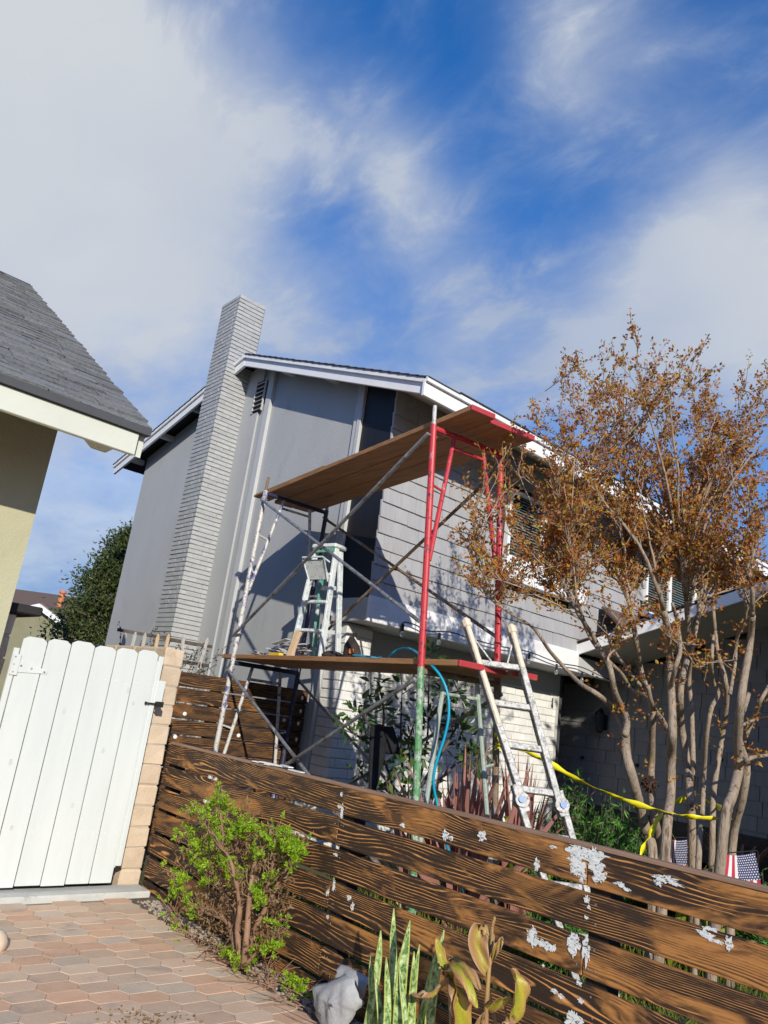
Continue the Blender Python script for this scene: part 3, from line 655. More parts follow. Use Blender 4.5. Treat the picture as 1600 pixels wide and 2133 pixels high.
for row in (.42, 1.47):
    for i in range(6):
        for d in (.04, .125): MB().ball((gx[i]+d, GY-.0005, row+random.uniform(-.01, .01)), .0035, 6, 4).build('nail', putty, gate)
knot_m = surf('knot showing through white paint', (.50, .50, .47), (.62, .62, .59), 60, .6, .3, 80)
for x, z in ((2.33, .98), (2.20, .60), (1.72, .86), (2.48, 1.33), (1.99, 1.22), (2.42, 1.42), (1.83, .45)):
    MB().ball((x, GY-.0004, z), .013, 8, 4, (1, .06, random.uniform(1.2, 2))).build('knot', knot_m, gate)
def blockwall(nm, label, x0, x1, y0, y1, ztop, n, end_only=False, capz=None):
    t = thing(nm, label, 'wall', ((x0+x1)/2, y0, 0)); bh = ztop/n
    MB().mm((x0+.012, y0+.012, 0), (x1-.012, y1-.012, ztop-.012)).build('mortar_core', block_mort, t)
    for r in range(n):
        y = y0; first = True
        while y < y1-.05:
            ln = (.20 if (r % 2 and first) else .40); first = False; ln = min(ln, y1-y)
            if ln < .06: break
            piece('block', brkb(x1-x0, ln-.008, bh-.008), t, ((x0+x1)/2, y+ln/2, (r+.5)*bh), (random.uniform(-.006, .006), random.uniform(-.006, .006), random.uniform(-.012, .012))); y += ln
    return t
def brkb(a, b, c):
    k = (round(a, 3), round(b, 3), round(c, 3), random.randrange(3), 'blk')
    if k not in bm_: bm_[k] = cbox(a, b, c, .009, block_m, 'block', .004)
    return bm_[k]
blockwall('block_wall', 'tan block wall ending in a pier between white gate and dark fence', 2.705, 2.872, 5.634, 7.7, 1.785, 12)
cw = blockwall('block_pier', 'tan block pier with black cap at the hinge side of the gate', 1.30, 1.545, 5.62, 6.02, 1.83, 12)
MB().mm((1.28, 5.58, 1.835), (1.70, 6.06, 1.90)).build('cap', ply_dark, cw, bevel=.01)

# ================================================================== FENCES
FX = 2.888
fence = thing('plank_fence', 'low scorched wood fence of horizontal boards with white primer patches', 'fence', (FX, 3.5, 0))
FT = 1.057; PIT = .163; BH = .139
joints = [1.85, 3.45, 1.85, 3.45, 1.85, 3.45, 2.6]
def bz(r): return FT-BH/2-r*PIT
for r in range(7):
    cuts = [5.615, joints[r], -1.2]
    for a, b in zip(cuts, cuts[1:]):
        sag = random.uniform(-.004, .004); m = MB().mm((FX, b+.002, bz(r)-BH/2), (FX+.022, a-.002, bz(r)+BH/2))
        o = m.build('board', burnt_y, fence, bevel=.003, origin=(FX, (a+b)/2, bz(r))); o.rotation_euler = (random.uniform(-.0006, .0006), random.uniform(-.02, .02), 0)
MB().mm((FX+.002, -1.2, FT+.001), (FX+.05, 5.612, FT+.019)).build('cap_strip', surf('worn cap wood', (.20, .11, .065), (.36, .235, .16), 2, .8, .5, 20, stretch=(14, .8, 14), dirt=(.08, .04, .02), dscale=2), fence, bevel=.003)
for r in range(7):
    for y in (5.55, joints[r]+.03, joints[r]-.03, 1.80, 3.40):
        for dz in (.035, -.035): MB().ball((FX-.0004, y+random.uniform(-.008, .008), bz(r)+dz), .0042, 6, 4, (.4, 1, 1)).build('nail', steel_m, fence)
for y in (5.56, 3.40, 1.80, .2): MB().mm((FX+.0235, y-.045, -.1), (FX+.115, y+.045, FT-.03)).build('post', dark_post, fence)
def primer():
    m, t, b = newmat('brushed primer'); g = G(t); v = g.coord('Object', (1, 1.0, 2.2)); n = g.noise(v, 55, 6, .7); b.inputs['Roughness'].default_value = .6
    g.set(b.inputs['Base Color'], g.ramp(g.noise(v, 14, 5), [(.3, (.66, .69, .67)), (.7, (.82, .84, .82))])); g.set(b.inputs['Alpha'], g.mr(n, .40, .50))
    g.set(b.inputs['Normal'], g.bump(n, .5, .003)); return m
primer_m = primer()
def patch(px, py, sx, sy, seed=0, n=38, dx=-.003):
    """brushed-on primer: irregular thin daub lying on the board face (a y-z plane)"""
    c = hx(px, py, FX); pts = []
    for i in range(n):
        th = 2*math.pi*i/n; k = .85+.6*noise.noise((math.cos(th)*1.7+seed, math.sin(th)*1.7, seed*3.1))+.35*noise.noise((math.cos(th)*6, math.sin(th)*6+seed, 1))+random.uniform(-.09, .09)
        pts.append((FX+dx, c.y-math.cos(th)*sx*k, c.z+math.sin(th)*sy*k))
    o = MB().prism(pts, (.0016, 0, 0)).build('primer_patch', primer_m, fence); return o
# patches: photo position, half-length, half-height (m)
for i, (px, py, sx, sy) in enumerate([(1198, 1790, .05, .05), (1208, 1815, .035, .035), (1242, 1796, .04, .05), (1248, 1822, .03, .03), (1212, 1780, .07, .02), (1152, 1764, .02, .006), (1225, 1773, .09, .012),
        (1005, 1742, .02, .02), (928, 1741, .02, .022), (940, 1745, .012, .012), (1119, 1800, .012, .026), (1390, 1833, .05, .016), (1372, 1838, .02, .012), (1292, 1842, .022, .008), (1307, 1853, .018, .006),
        (1224, 1873, .014, .012), (1228, 1890, .008, .007), (1222, 1911, .01, .006), (1470, 1945, .030, .012), (1490, 1960, .035, .008), (1480, 1935, .024, .007), (1520, 1965, .015, .02),
        (1110, 1950, .03, .03), (1135, 1968, .035, .016), (1152, 1975, .02, .014), (1195, 1965, .03, .045), (1222, 1975, .018, .05), (1207, 2050, .012, .010), (1155, 2064, .014, .010), (1170, 2076, .014, .008), (1210, 2085, .012, .012), (1132, 2012, .006, .006), (1195, 2125, .03, .03),
        (712, 1655, .012, .012), (713, 1690, .012, .03), (708, 1680, .018, .012), (700, 1780, .018, .008), (696, 1845, .01, .03), (683, 1860, .012, .02), (683, 1910, .01, .01), (840, 1720, .02, .01), (735, 1888, .012, .02), (728, 1870, .018, .012)]):
    patch(px, py, sx*1.15, sy*1.1, i*1.37+.5, dx=-.0022-.00035*(i % 9))
for i, (px, py, n) in enumerate(((570, 1586, 3), (545, 1582, 2), (618, 1601, 1))):
    for k in range(n):
        P = hx(px+k*14, py+k*3, FX+.02); P.z = FT+.024+.007*k
        sc = MB().box(P, (.035, .13, .006), Matrix.Rotation(random.uniform(-.3, .3), 3, 'Z')).build('wood_scrap', scrap_white, None)
        tag(sc, 'white wood scrap lying on top of the scorched fence below the scaffold', 'scrap', 'white scraps on the fence top')
bf = thing('back_fence', 'tall dark scorched slat fence between block wall and grey house', 'fence', (4.0, 6.95, 0))
BFY = 6.95; bn = 11
for r in range(bn):
    z = 1.655-BH/2-r*.152
    cuts = [2.89, 5.12] if r % 2 == 0 else [2.89, 5.11]
    o = MB().mm((cuts[0], BFY, z-BH/2), (cuts[1], BFY+.02, z+BH/2)).build('board', burnt_x, bf, bevel=.003, origin=(4, BFY, z)); o.rotation_euler = (random.uniform(-.02, .02), random.uniform(-.001, .001), 0)
for x in (2.95, 4.0, 5.06): MB().mm((x-.045, BFY+.021, -.05), (x+.045, BFY+.11, 1.64)).build('post', dark_post, bf)
for r in range(bn):
    z = 1.655-BH/2-r*.152
    MB().ball((5.05+random.uniform(-.01, .01), BFY-.004, z+random.uniform(-.02, .02)), .018, 7, 4, (1, .3, 1.3)).build('primer_dab', putty, bf)
for px, py in ((385, 1487), (365, 1535), (497, 1532), (470, 1470), (592, 1500)): MB().ball(hy(px, py, BFY-.004), .02, 7, 4, (1.2, .25, 1)).build('primer_dab', putty, bf)

# ================================================================== SCAFFOLD
sc = thing('scaffold', 'two lift tube scaffold with red, green and blue painted end frames', 'scaffold', (4.3, 5.3, 0))
def V2(a): return Vector((a[0], a[1], 0))
NB, NM, NT = Vector((3.905, 3.765, 0)), Vector((3.795, 3.864, 1.85)), Vector((3.705, 3.938, 3.70))       # outer post, near frame
IB, IM, IT = Vector((4.60, 3.66, 0)), Vector((4.505, 3.75, 1.85)), Vector((4.40, 3.838, 3.70))          # inner post, near frame
FB, FM, FT_ = Vector((4.055, 6.93, 0)), Vector((4.072, 6.913, 1.85)), Vector((4.088, 6.90, 3.70))        # outer post, far frame
JB, JM, JT = Vector((4.84, 6.86, 0)), Vector((4.87, 6.85, 1.85)), Vector((4.90, 6.84, 3.70))            # inner post, far frame
def endframe(a0, a1, b0, b1, mats, nm, tjoin, topz, lab, leg2=None):
    fr = MB(); e = (a1-a0)*.0
    A0, A1, B0, B1 = Vector(a0), Vector(a1), Vector(b0), Vector(b1)
    f = MB().tube([A0, A1], .0255, 12).build(nm, mats[0], sc, smooth=False); f['label'] = lab
    MB().tube([B0, B1], .0255, 12).build('leg', mats[1], f)
    TA, TB = A0.lerp(A1, topz), B0.lerp(B1, topz)
    MB().tube([TA, TB], .0235, 10).build('top_bar', mats[1], f)
    u0, u1 = TA.lerp(TB, .30), TA.lerp(TB, .72); j0, j1 = A0.lerp(A1, tjoin), B0.lerp(B1, tjoin)
    MB().tube([u0, j0.lerp(j1, .03)], .018, 8).build('strut', mats[2], f); MB().tube([u1, j1.lerp(j0, .03)], .018, 8).build('strut', mats[2], f)
    q0, q1 = u0.lerp(j0, .10), u1.lerp(j1, .10); MB().tube([q0, q1], .014, 8).build('rung', mats[2], f)
    for t in (.46, .82):
        s0 = u0.lerp(j0, t); s1 = u1.lerp(j1, t); zz0 = (s0.z-A0.z)/(A1.z-A0.z)
        MB().tube([s0, A0.lerp(A1, zz0+.015)], .010, 6).build('rung', mats[2], f); MB().tube([s1, B0.lerp(B1, zz0+.015)], .010, 6).build('rung', mats[2], f)
    for P in (A0.lerp(A1, .95), A0.lerp(A1, .15), B0.lerp(B1, .95), B0.lerp(B1, .15)):
        d = (A0-B0).normalized(); d = Vector((FB.x-NB.x, FB.y-NB.y, 0)).normalized().cross(Vector((0, 0, 1))) if False else d
        MB().tube([P-d*.04, P+d*.04], .007, 6).build('lock_pin', steel_m, f)
    return f
endframe(NB, NM, IB, IM, (green_m, rust_m, palegreen_m), 'end_frame', .28, .985, 'lower green end frame at the right')
endframe(NM, NT, IM, IT, (red_m, red_m, red_m), 'end_frame', .42, .985, 'upper red end frame at the right')
endframe(FB, FM, JB, JM, (blue_m, darkblue_m, blue_m), 'end_frame', .22, .985, 'lower paint spattered end frame at the left')
endframe(FM, FT_, JM, JT, (blue_m, darkblue_m, blue_m), 'end_frame', .40, .985, 'upper paint spattered end frame at the left')
for P, Q, m in ((NM, NT, blue_m), (FM, FT_, rust_m)): MB().tube([Q, Q+(Q-P).normalized()*.16], .0165, 8).build('coupling_pin', m, sc)
MB().tube([JT+Vector((0, 0, -.05)), JT+Vector((.0, 0, .03)), JT+Vector((-.04, 0, .06))], .02, 8).build('coupling_pin', steel_m, sc)
def brace(p0, p1, q0, q1, off, m1, m2):
    a, b = p0.lerp(p1, .94)+off, q0.lerp(q1, .17)+off; c, d = q0.lerp(q1, .95)+off*1.6, p0.lerp(p1, .13)+off*1.6
    for (s, e), m in (((a, b), m1), ((c, d), m2)):
        o = MB().tube([s, e], .0155, 8).build('cross_brace', m, sc)
    x = a.lerp(b, .5).lerp(c.lerp(d, .5), .5); MB().tube([x-off*.5, x+off*.7], .009, 6).build('brace_pivot', rust_m, sc)
brace(FM, FT_, NM, NT, Vector((-.035, 0, 0)), steel_m, steel_m); brace(JM, JT, IM, IT, Vector((.035, 0, 0)), rust_m, rust_m)
brace(FB, FM, NB, NM, Vector((-.035, 0, 0)), steel_m, steel_m); brace(JB, JM, IB, IM, Vector((.035, 0, 0)), steel_m, steel_m)
for P in (NB, IB, FB, JB): MB().mm((P.x-.07, P.y-.07, -.03), (P.x+.07, P.y+.07, -.018)).build('base_plate', steel_m, sc)
# planks
def plank(a, b, wdt, th, lab, red=True, side=None, grp=None):
    a = Vector(a); b = Vector(b); t = (b-a).normalized(); q = t.cross(Vector((0, 0, 1))).normalized(); u = q.cross(t)
    R = Matrix((q, t, u)).transposed(); c = (a+b)/2
    th_ = thing('scaffold_plank', lab, 'plank', c, grp)
    m = MB().box(c, (wdt, (b-a).length-.06, th), R).build('board', plank_w, th_, bevel=.003)
    for e, s in ((a, 1), (b, -1)):
        cc = e+t*s*.015; MB().box(cc, (wdt, .03, th), R).build('end_band', red_end if red and s == 1 else plank_w, th_, bevel=.003)
    return th_
ax = Vector((4.234-3.69, 7.291-3.56, 0)).normalized(); qx = Vector((ax.y, -ax.x, 0))
UPZ = 3.755; base = Vector((3.70, 3.56, UPZ))+qx*.115
plank(base-ax*.02, base+ax*3.62, .232, .042, 'outer brown plank of the upper scaffold deck with red painted end', grp='upper deck planks')
plank(base+qx*.242+ax*.06, base+qx*.242+ax*3.86, .232, .042, 'middle brown plank of the upper scaffold deck reaching past the left frame', grp='upper deck planks')
plank(base+qx*.484+ax*.05, base+qx*.484+ax*3.84, .232, .042, 'inner brown plank of the upper scaffold deck nearest the wall', grp='upper deck planks')
plank(base+qx*.02+ax*2.3+Vector((0, 0, .045)), base+qx*.02+ax*4.02+Vector((0, 0, .0445)), .20, .03, 'short loose board lying over the left end of the upper deck', red=False)
LZ = 1.888; lb = NM+Vector((0, 0, 0)); lax = (FM-NM); lax.z = 0; lax.normalize(); lq = Vector((lax.y, -lax.x, 0)); lb = Vector((NM.x, NM.y, LZ))-lax*.34+lq*.13
plank(lb-lax*.05, lb+lax*3.72, .232, .042, 'outer plank of the lower scaffold deck with bright red end', grp='lower deck planks')
plank(lb+lq*.242-lax*.02, lb+lq*.242+lax*3.66, .232, .042, 'middle plank of the lower scaffold deck carrying the stepladder', grp='lower deck planks')
plank(lb+lq*.484-lax*.1, lb+lq*.484+lax*3.55, .232, .042, 'inner plank of the lower scaffold deck behind the leaning ladder', grp='lower deck planks')
DT = LZ+.021                                                                     # top of the lower deck
def deck(s, q): return Vector((lb.x, lb.y, 0))+lax*s+lq*q+Vector((0, 0, DT))

# ================================================================== THINGS ON THE DECK
# stepladder, folded nearly shut
b0 = deck(2.60, .30)
sl_ = thing('stepladder', 'white and green paint splashed stepladder standing on the lower scaffold deck', 'stepladder', b0)
wv = (Vector((.764, -.645, 0))*.78-Vector((.645, .764, 0))*.63).normalized(); dv = (Vector((.764, -.645, 0))*.63+Vector((.645, .764, 0))*.78).normalized(); zv = Vector((0, 0, 1))
HT = 1.16; Wb, Wt = .40, .27
def LP(u, d, z): return b0+wv*u+dv*d+zv*z
fl0, fl1 = LP(-Wb/2, -.06, 0), LP(-Wt/2, .0, HT); fr0, fr1 = LP(Wb/2, -.06, 0), LP(Wt/2, .0, HT)
rl0, rl1 = LP(-Wb/2+.03, .24, 0), LP(-Wt/2+.02, .09, HT-.02); rr0, rr1 = LP(Wb/2-.03, .24, 0), LP(Wt/2-.02, .09, HT-.02)
for a, b, m in ((fl0, fl1, ladder_white), (fr0, fr1, ladder_white), (rr0, rr1, ladder_white)): MB().bar(a, b, .028, .062, dv).build('rail', m, sl_, bevel=.003)
MB().bar(rl0, rl1, .028, .05, dv).build('rail', ladder_green, sl_, bevel=.003)
for z in (.30, .59, .87):
    t = z/HT; MB().bar(fl0.lerp(fl1, t), fr0.lerp(fr1, t), .075, .028).build('step', ladder_white, sl_, bevel=.003)
for z in (.33, .78): t = z/HT; MB().bar(rl0.lerp(rl1, t), rr0.lerp(rr1, t), .02, .04).build('rear_brace', ladder_white, sl_)
for s, (a, b) in ((1, (fl0, fl1)), (-1, (fr0, fr1))):
    for z in (.30, .87):
        p = a.lerp(b, (z-.13)/HT); q = fl0.lerp(fl1, z/HT).lerp(fr0.lerp(fr1, z/HT), .27 if s == 1 else .73); MB().bar(p, q, .006, .022, dv).build('knee_brace', ladder_white, sl_)
    p = a.lerp(b, .56); q = (rl0 if s == 1 else rr0).lerp(rl1 if s == 1 else rr1, .6); MB().bar(p, q, .006, .02).build('spreader', steel_m, sl_)
cp = MB().bar(LP(-Wt/2-.03, .04, HT+.012), LP(Wt/2+.03, .04, HT+.012), .19, .045).build('top_cap', ladder_white, sl_, bevel=.012)
MB().bar(LP(-Wt/2-.01, -.035, HT-.03), LP(Wt/2+.01, -.035, HT-.03), .012, .05).build('cap_lip', ladder_green, sl_)
tr = MB().tube([LP(-.15, -.08, HT-.17), LP(-.15, -.17, HT-.14), LP(.12, -.17, HT-.14), LP(.13, -.07, HT-.17)], .010, 8).build('pail_shelf', ladder_white, sl_)
MB().prism([LP(-.15, -.04, HT-.34), LP(.13, -.04, HT-.34), LP(.12, -.14, HT-.17), LP(-.15, -.14, HT-.17)], (0, 0, .012)).build('shelf_tray', ladder_white, tr)
for u in (-.165, .13): MB().bar(LP(u, -.16, HT-.14), LP(u*.85, -.03, HT-.36), .008, .016).build('shelf_arm', ladder_white, tr)
for p in (fl0, fr0, rl0, rr0): MB().box(p+zv*.012, (.05, .075, .024)).build('foot', dark_post, sl_)
# offcut standing behind the ladder
ow = MB().bar(deck(2.62, .08), deck(2.60, .13)+zv*.27, .075, .03, dv).build('timber_offcut', raw_wood, None, bevel=.003); tag(ow, 'raw pine offcut standing between the legs of the stepladder', 'offcut')
# pile of old shingle strips
for i in range(34):
    s = random.uniform(2.74, 3.42); h = (1-abs(s-2.92)/.6)*.17; z = DT+.006+random.uniform(0, max(.01, h)); q = random.uniform(.03, .34); ln = random.uniform(.16, .34)
    R = Matrix.Rotation(random.uniform(-.5, .5)+1.45, 3, 'Z') @ Matrix.Rotation(random.uniform(-.25, .2), 3, 'Y')
    P = deck(s, q); P.z = z
    o = MB().box((0, 0, 0), (ln, random.uniform(.03, .07), .008), R).build('shingle_scrap', scrap_m); o.location = P
    tag(o, 'grey strip of torn off shingle in the heap at the left of the lower deck', 'scrap', 'shingle scraps heaped on the lower deck')
yb = MB().bar(deck(2.70, .035)+zv*.022, deck(2.9, .03)+zv*.022, .05, .04).build('yellow_level', yellow_m, None, bevel=.004); tag(yb, 'yellow tool lying in front of the heap of shingle scraps', 'tool')
cl = MB().ball(deck(2.24, .34)+zv*.06, .1, 9, 6, (1.3, .9, .55)).ball(deck(2.12, .3)+zv*.045, .07, 8, 6, (1, 1, .6)).build('dark_rag', bag_m, None, smooth=True); tag(cl, 'dark crumpled rag lying under the stepladder', 'rag')
# tool bag
tbp = deck(1.76, .24); tbg = thing('tool_bag', 'small black tool bag slumped beside the stepladder on the lower deck', 'bag', tbp)
me = MB(); 
vs = []
for k in range(7):
    z = .22*k/6; sx = (.085, .1, .1, .09, .075, .05, .02)[k]; sy = (.06, .07, .07, .065, .055, .04, .015)[k]
    for j in range(12):
        th = 2*math.pi*j/12; c = tbp+Vector((-.02*k/6, .03*k/6, 0)); vs.append(c+wv*math.cos(th)*sx*(1+random.uniform(-.12, .12))+dv*math.sin(th)*sy+zv*(z+random.uniform(-.01, .01)))
me.add(vs, [(k*12+j, k*12+(j+1) % 12, (k+1)*12+(j+1) % 12, (k+1)*12+j) for k in range(6) for j in range(12)]+[tuple(range(72, 84))])
me.build('pouch', bag_m, tbg, smooth=True)
MB().box(tbp+wv*.03-dv*.07+zv*.09, (.05, .02, .05)).build('patch', orange_m, tbg, bevel=.006)
MB().tube([tbp+zv*.2-wv*.03, tbp+zv*.255-wv*.02, tbp+zv*.26+wv*.02, tbp+zv*.2+wv*.045], .009, 6).build('handle', bag_m, tbg)
# hose: coil on the deck, over the edge and down
hp = []
for k in range(44):
    th = k*.36; hp.append(deck(1.40+.17*math.cos(th)+.003*k, .22+.11*math.sin(th))+zv*(.012+.006*(k//8)+abs(math.sin(th*.7))*.012))
hp += [at(806, 1377, 6.05), at(812, 1368, 6.02), at(820, 1359, 5.98), at(832, 1352, 5.92), at(846, 1350, 5.84), at(860, 1354, 5.74), at(873, 1363, 5.62), at(887, 1376, 5.46), at(903, 1390, 5.32), at(920, 1412, 5.28), at(933, 1447, 5.26), at(935, 1490, 5.25), at(927, 1532, 5.25), at(915, 1570, 5.25), at(905, 1606, 5.25), at(904, 1640, 5.25), at(912, 1680, 5.25), at(925, 1740, 5.2), at(945, 1800, 5.05), hz(985, 1905, -.01), hz(1060, 1960, -.01), hz(1110, 1990, -.01), hz(1270, 2045, .0), hz(1330, 2075, -.01)]
tag(MB().tube(catmull(hp, 4), .0095, 8).build('blue_hose', hose_m, None, smooth=True), 'bright blue air hose coiled on the lower deck and hanging to the lawn', 'hose')
# ================================================================== LEANING LADDER
lt0, lt1 = at(972, 1303, 5.33), at(1066, 1316, 5.33); lb0, lb1 = Vector((4.50, 2.98, -.03)), Vector((4.86, 2.72, -.03))
lm0, lm1 = at(1105, 1720, 5.06), at(1184, 1750, 5.06)
lb0 = lt0+(lm0-lt0)*((lt0.z+.03)/(lt0.z-lm0.z)); lb1 = lt1+(lm1-lt1)*((lt1.z+.03)/(lt1.z-lm1.z))
lad = thing('articulated_ladder', 'paint spattered aluminium ladder with padded tops leaning on the right end of the scaffold', 'ladder', (lb0+lb1)/2)
nrm = (lt1-lt0).cross(lb0-lt0).normalized()
if nrm.dot(EYE-lt0) > 0: nrm = -nrm
for a, b in ((lt0, lb0), (lt1, lb1)):
    h = a.lerp(b, .53)
    MB().bar(a, h, .042, .078, nrm).build('rail', alu_m, lad, bevel=.004)
    o = (lb1-lb0).normalized()*(-.026 if a is lt0 else .026)
    MB().bar(a.lerp(b, .46)+o, b+o, .040, .07, nrm).build('rail', alu_m, lad, bevel=.004)
    MB().bar(a-(b-a).normalized()*.01, a.lerp(b, .30 if a is lt0 else .12), .042, .092, nrm).build('padding', cream_pad, lad, bevel=.012)
    MB().bar(a+(a-b).normalized()*.05, a-(a-b).normalized()*.03, .058, .11, nrm).build('padding', cream_pad, lad, bevel=.02)
    hh = a.lerp(b, .50); k = MB().tube([hh+o*.4+nrm*.05, hh+o*.4-nrm*.05], .046, 14).build('hinge', alu_m, lad); MB().tube([hh+o*.6-nrm*.05, hh+o*.6-nrm*.062], .021, 14).build('hinge_knob', blue_plastic, k)
    MB().box(b+zv*.02+o, (.08, .06, .04)).build('foot', dark_post, lad, bevel=.005)
for i in range(8):
    t = .115+i*.118; e0, e1 = lt0.lerp(lb0, t), lt1.lerp(lb1, t); MB().bar(e0, e1, .042, .05, nrm).build('rung', alu_m, lad, bevel=.005)
for i in (4.15, 6.15):
    t = .115+i*.118; e0, e1 = lt0.lerp(lb0, t), lt1.lerp(lb1, t); d = (e1-e0).normalized(); MB().bar(e0-d*.04-nrm*.01, e1+d*.04-nrm*.01, .05, .05, nrm).build('lock_bracket', alu_m, lad, bevel=.005)
for s in (1, -1):
    a, b = lt0.lerp(lb0, .02), lt0.lerp(lb0, .115).lerp(lt1.lerp(lb1, .115), .35)
    if s == -1: a, b = lt1.lerp(lb1, .02), lt1.lerp(lb1, .115).lerp(lt0.lerp(lb0, .115), .35)
    MB().bar(a, b, .01, .022, nrm).build('knee_brace', alu_m, lad)
# ================================================================== STRING LIGHTS, LAMP, TAPE
sg = thing('string_lights', 'black string light cable with clear bulbs hung along the white band', 'string lights', (7, 6.05, 2.5))
bulbs = [(840, 1300), (916, 1318), (1103, 1360), (1160, 1383), (1213, 1400)]
wpts = [hy(833, 1318, 6.02), hy(836, 1303, 6.02), hy(845, 1296, 6.02), hy(866, 1302, 6.02), hy(890, 1314, 6.02), hy(916, 1315, 6.02), hy(945, 1318, 6.02), hy(980, 1330, 6.02), hy(1040, 1346, 6.02), hy(1103, 1358, 6.02), hy(1160, 1380, 6.02), hy(1212, 1390, 6.02), hy(1260, 1412, 6.02), hy(1300, 1425, 6.02), hy(1340, 1437, 6.02)]
MB().tube(catmull(wpts, 4), .0075, 6).build('cable', wire_m, sg)
for px, py in bulbs:
    p = hy(px, py, 6.02); b = MB().tube([p, p-zv*.075], [.014, .018], 8).build('socket', wire_m, sg)
    MB().tube([p-zv*.075, p-zv*.09, p-zv*.115, p-zv*.135, p-zv*.145], [.012, .02, .027, .02, .004], 10).build('bulb', bulb_m, b, smooth=True)
lp = hx(1256, 1506, 10.36); wlmp = thing('wall_lantern', 'black wall lantern on the dark garage wall behind the tree', 'lamp', lp)
MB().mm((lp.x+.01, lp.y-.06, lp.z-.10), (lp.x+.035, lp.y+.06, lp.z+.12)).build('back_plate', metal_blk, wlmp, bevel=.006)
MB().tube([lp+Vector((-.09, 0, .20)), lp+Vector((-.09, 0, .165)), lp+Vector((-.09, 0, .12))], [.012, .05, .085], 8).build('hood', metal_blk, wlmp)
MB().tube([lp+Vector((-.09, 0, -.12)), lp+Vector((-.09, 0, -.155))], [.06, .03], 8).build('bottom_cap', metal_blk, wlmp)
MB().tube([lp+Vector((-.09, 0, -.115)), lp+Vector((-.09, 0, .118))], [.05, .062], 6).build('pane', glass_m, wlmp)
MB().tube([lp+Vector((.01, 0, .14)), lp+Vector((-.05, 0, .22)), lp+Vector((-.09, 0, .2))], .01, 6).build('arm', metal_blk, wlmp)
for k in range(4):
    th = k*math.pi/2+.78; d = Vector((math.cos(th), math.sin(th), 0)); MB().tube([lp+Vector((-.09, 0, -.118))+d*.056, lp+Vector((-.09, 0, .12))+d*.07], .006, 5).build('cage_bar', metal_blk, wlmp)
for px, py in ((1213, 1578), (1326, 1594), (1500, 1582)):
    p = hx(px, py, 10.37); o = MB().tube([p+Vector((.03, 0, 0)), p-Vector((.03, 0, 0))], [.03, .018], 8).build('wall_hook', metal_blk); tag(o, 'small black hook fixed to the dark garage wall', 'hook', 'hooks on the garage wall')
def tape(name, pts, wd, lab, twist=2.5, grp=None):
    pts = catmull(pts, 5); mb = MB(); vs = []; fs = []; n = len(pts)
    for i, p in enumerate(pts):
        t = (pts[min(i+1, n-1)]-pts[max(0, i-1)]).normalized(); s = t.cross(zv); s = s.normalized() if s.length > .01 else Vector((1, 0, 0)); u = s.cross(t)
        th = math.sin(i*.5)*twist*.5+twist*i/n; d = u*math.cos(th)+s*math.sin(th); k = wd*(.75+.25*math.sin(i*1.3)); e = t.cross(d).normalized()*.0008; c = t.cross(d).normalized()*wd*.18*math.sin(i*2.1)
        vs += [p-d*k/2, p+c, p+d*k/2]
    for i in range(n-1): fs += [(3*i, 3*i+1, 3*i+4, 3*i+3), (3*i+1, 3*i+2, 3*i+5, 3*i+4)]
    mb.add(vs, fs); o = mb.build(name, tape_m, None, smooth=True)
    md = o.modifiers.new('thickness', 'SOLIDIFY'); md.thickness = .001
    return tag(o, lab, 'caution tape', grp)
TD = 5.5
tape('caution_tape', [at(1038, 1530, 5.72), at(1042, 1548, 5.6), at(1075, 1555, 5.62), at(1110, 1572, 5.7), at(1150, 1592, 5.7), at(1200, 1622, 5.6), at(1265, 1652, 5.4), at(1330, 1676, 5.25), at(1390, 1692, 5.18), at(1440, 1701, 5.12), at(1490, 1705, 5.1), at(1520, 1704, 5.15)], .045, 'long yellow caution tape strung from the scaffold post to the crape myrtle', 1.2)
tape('caution_tape', [at(1520, 1704, 5.15), at(1505, 1686, 5.6), at(1470, 1668, 5.95), at(1455, 1655, 6.0), at(1420, 1664, 5.95), at(1395, 1684, 5.8), at(1375, 1700, 5.35), at(1358, 1730, 5.3), at(1340, 1765, 5.3), at(1332, 1792, 5.3)], .045, 'yellow caution tape wrapped round the tree trunks with a loose hanging tail', 2)
tape('caution_tape', [at(1030, 1530, 5.66), at(1052, 1534, 5.62), at(1045, 1545, 5.58), at(1032, 1552, 5.64), at(1050, 1562, 5.6), at(1056, 1580, 5.58)], .04, 'knot of yellow caution tape tied round the inner scaffold post', 3)
tape('caution_tape', [at(1054, 1700, 5.6), at(1055, 1725, 5.6), at(1062, 1760, 5.6), at(1065, 1810, 5.6), at(1068, 1862, 5.6)], .04, 'short end of yellow caution tape hanging behind the fence below the ladder', 3)

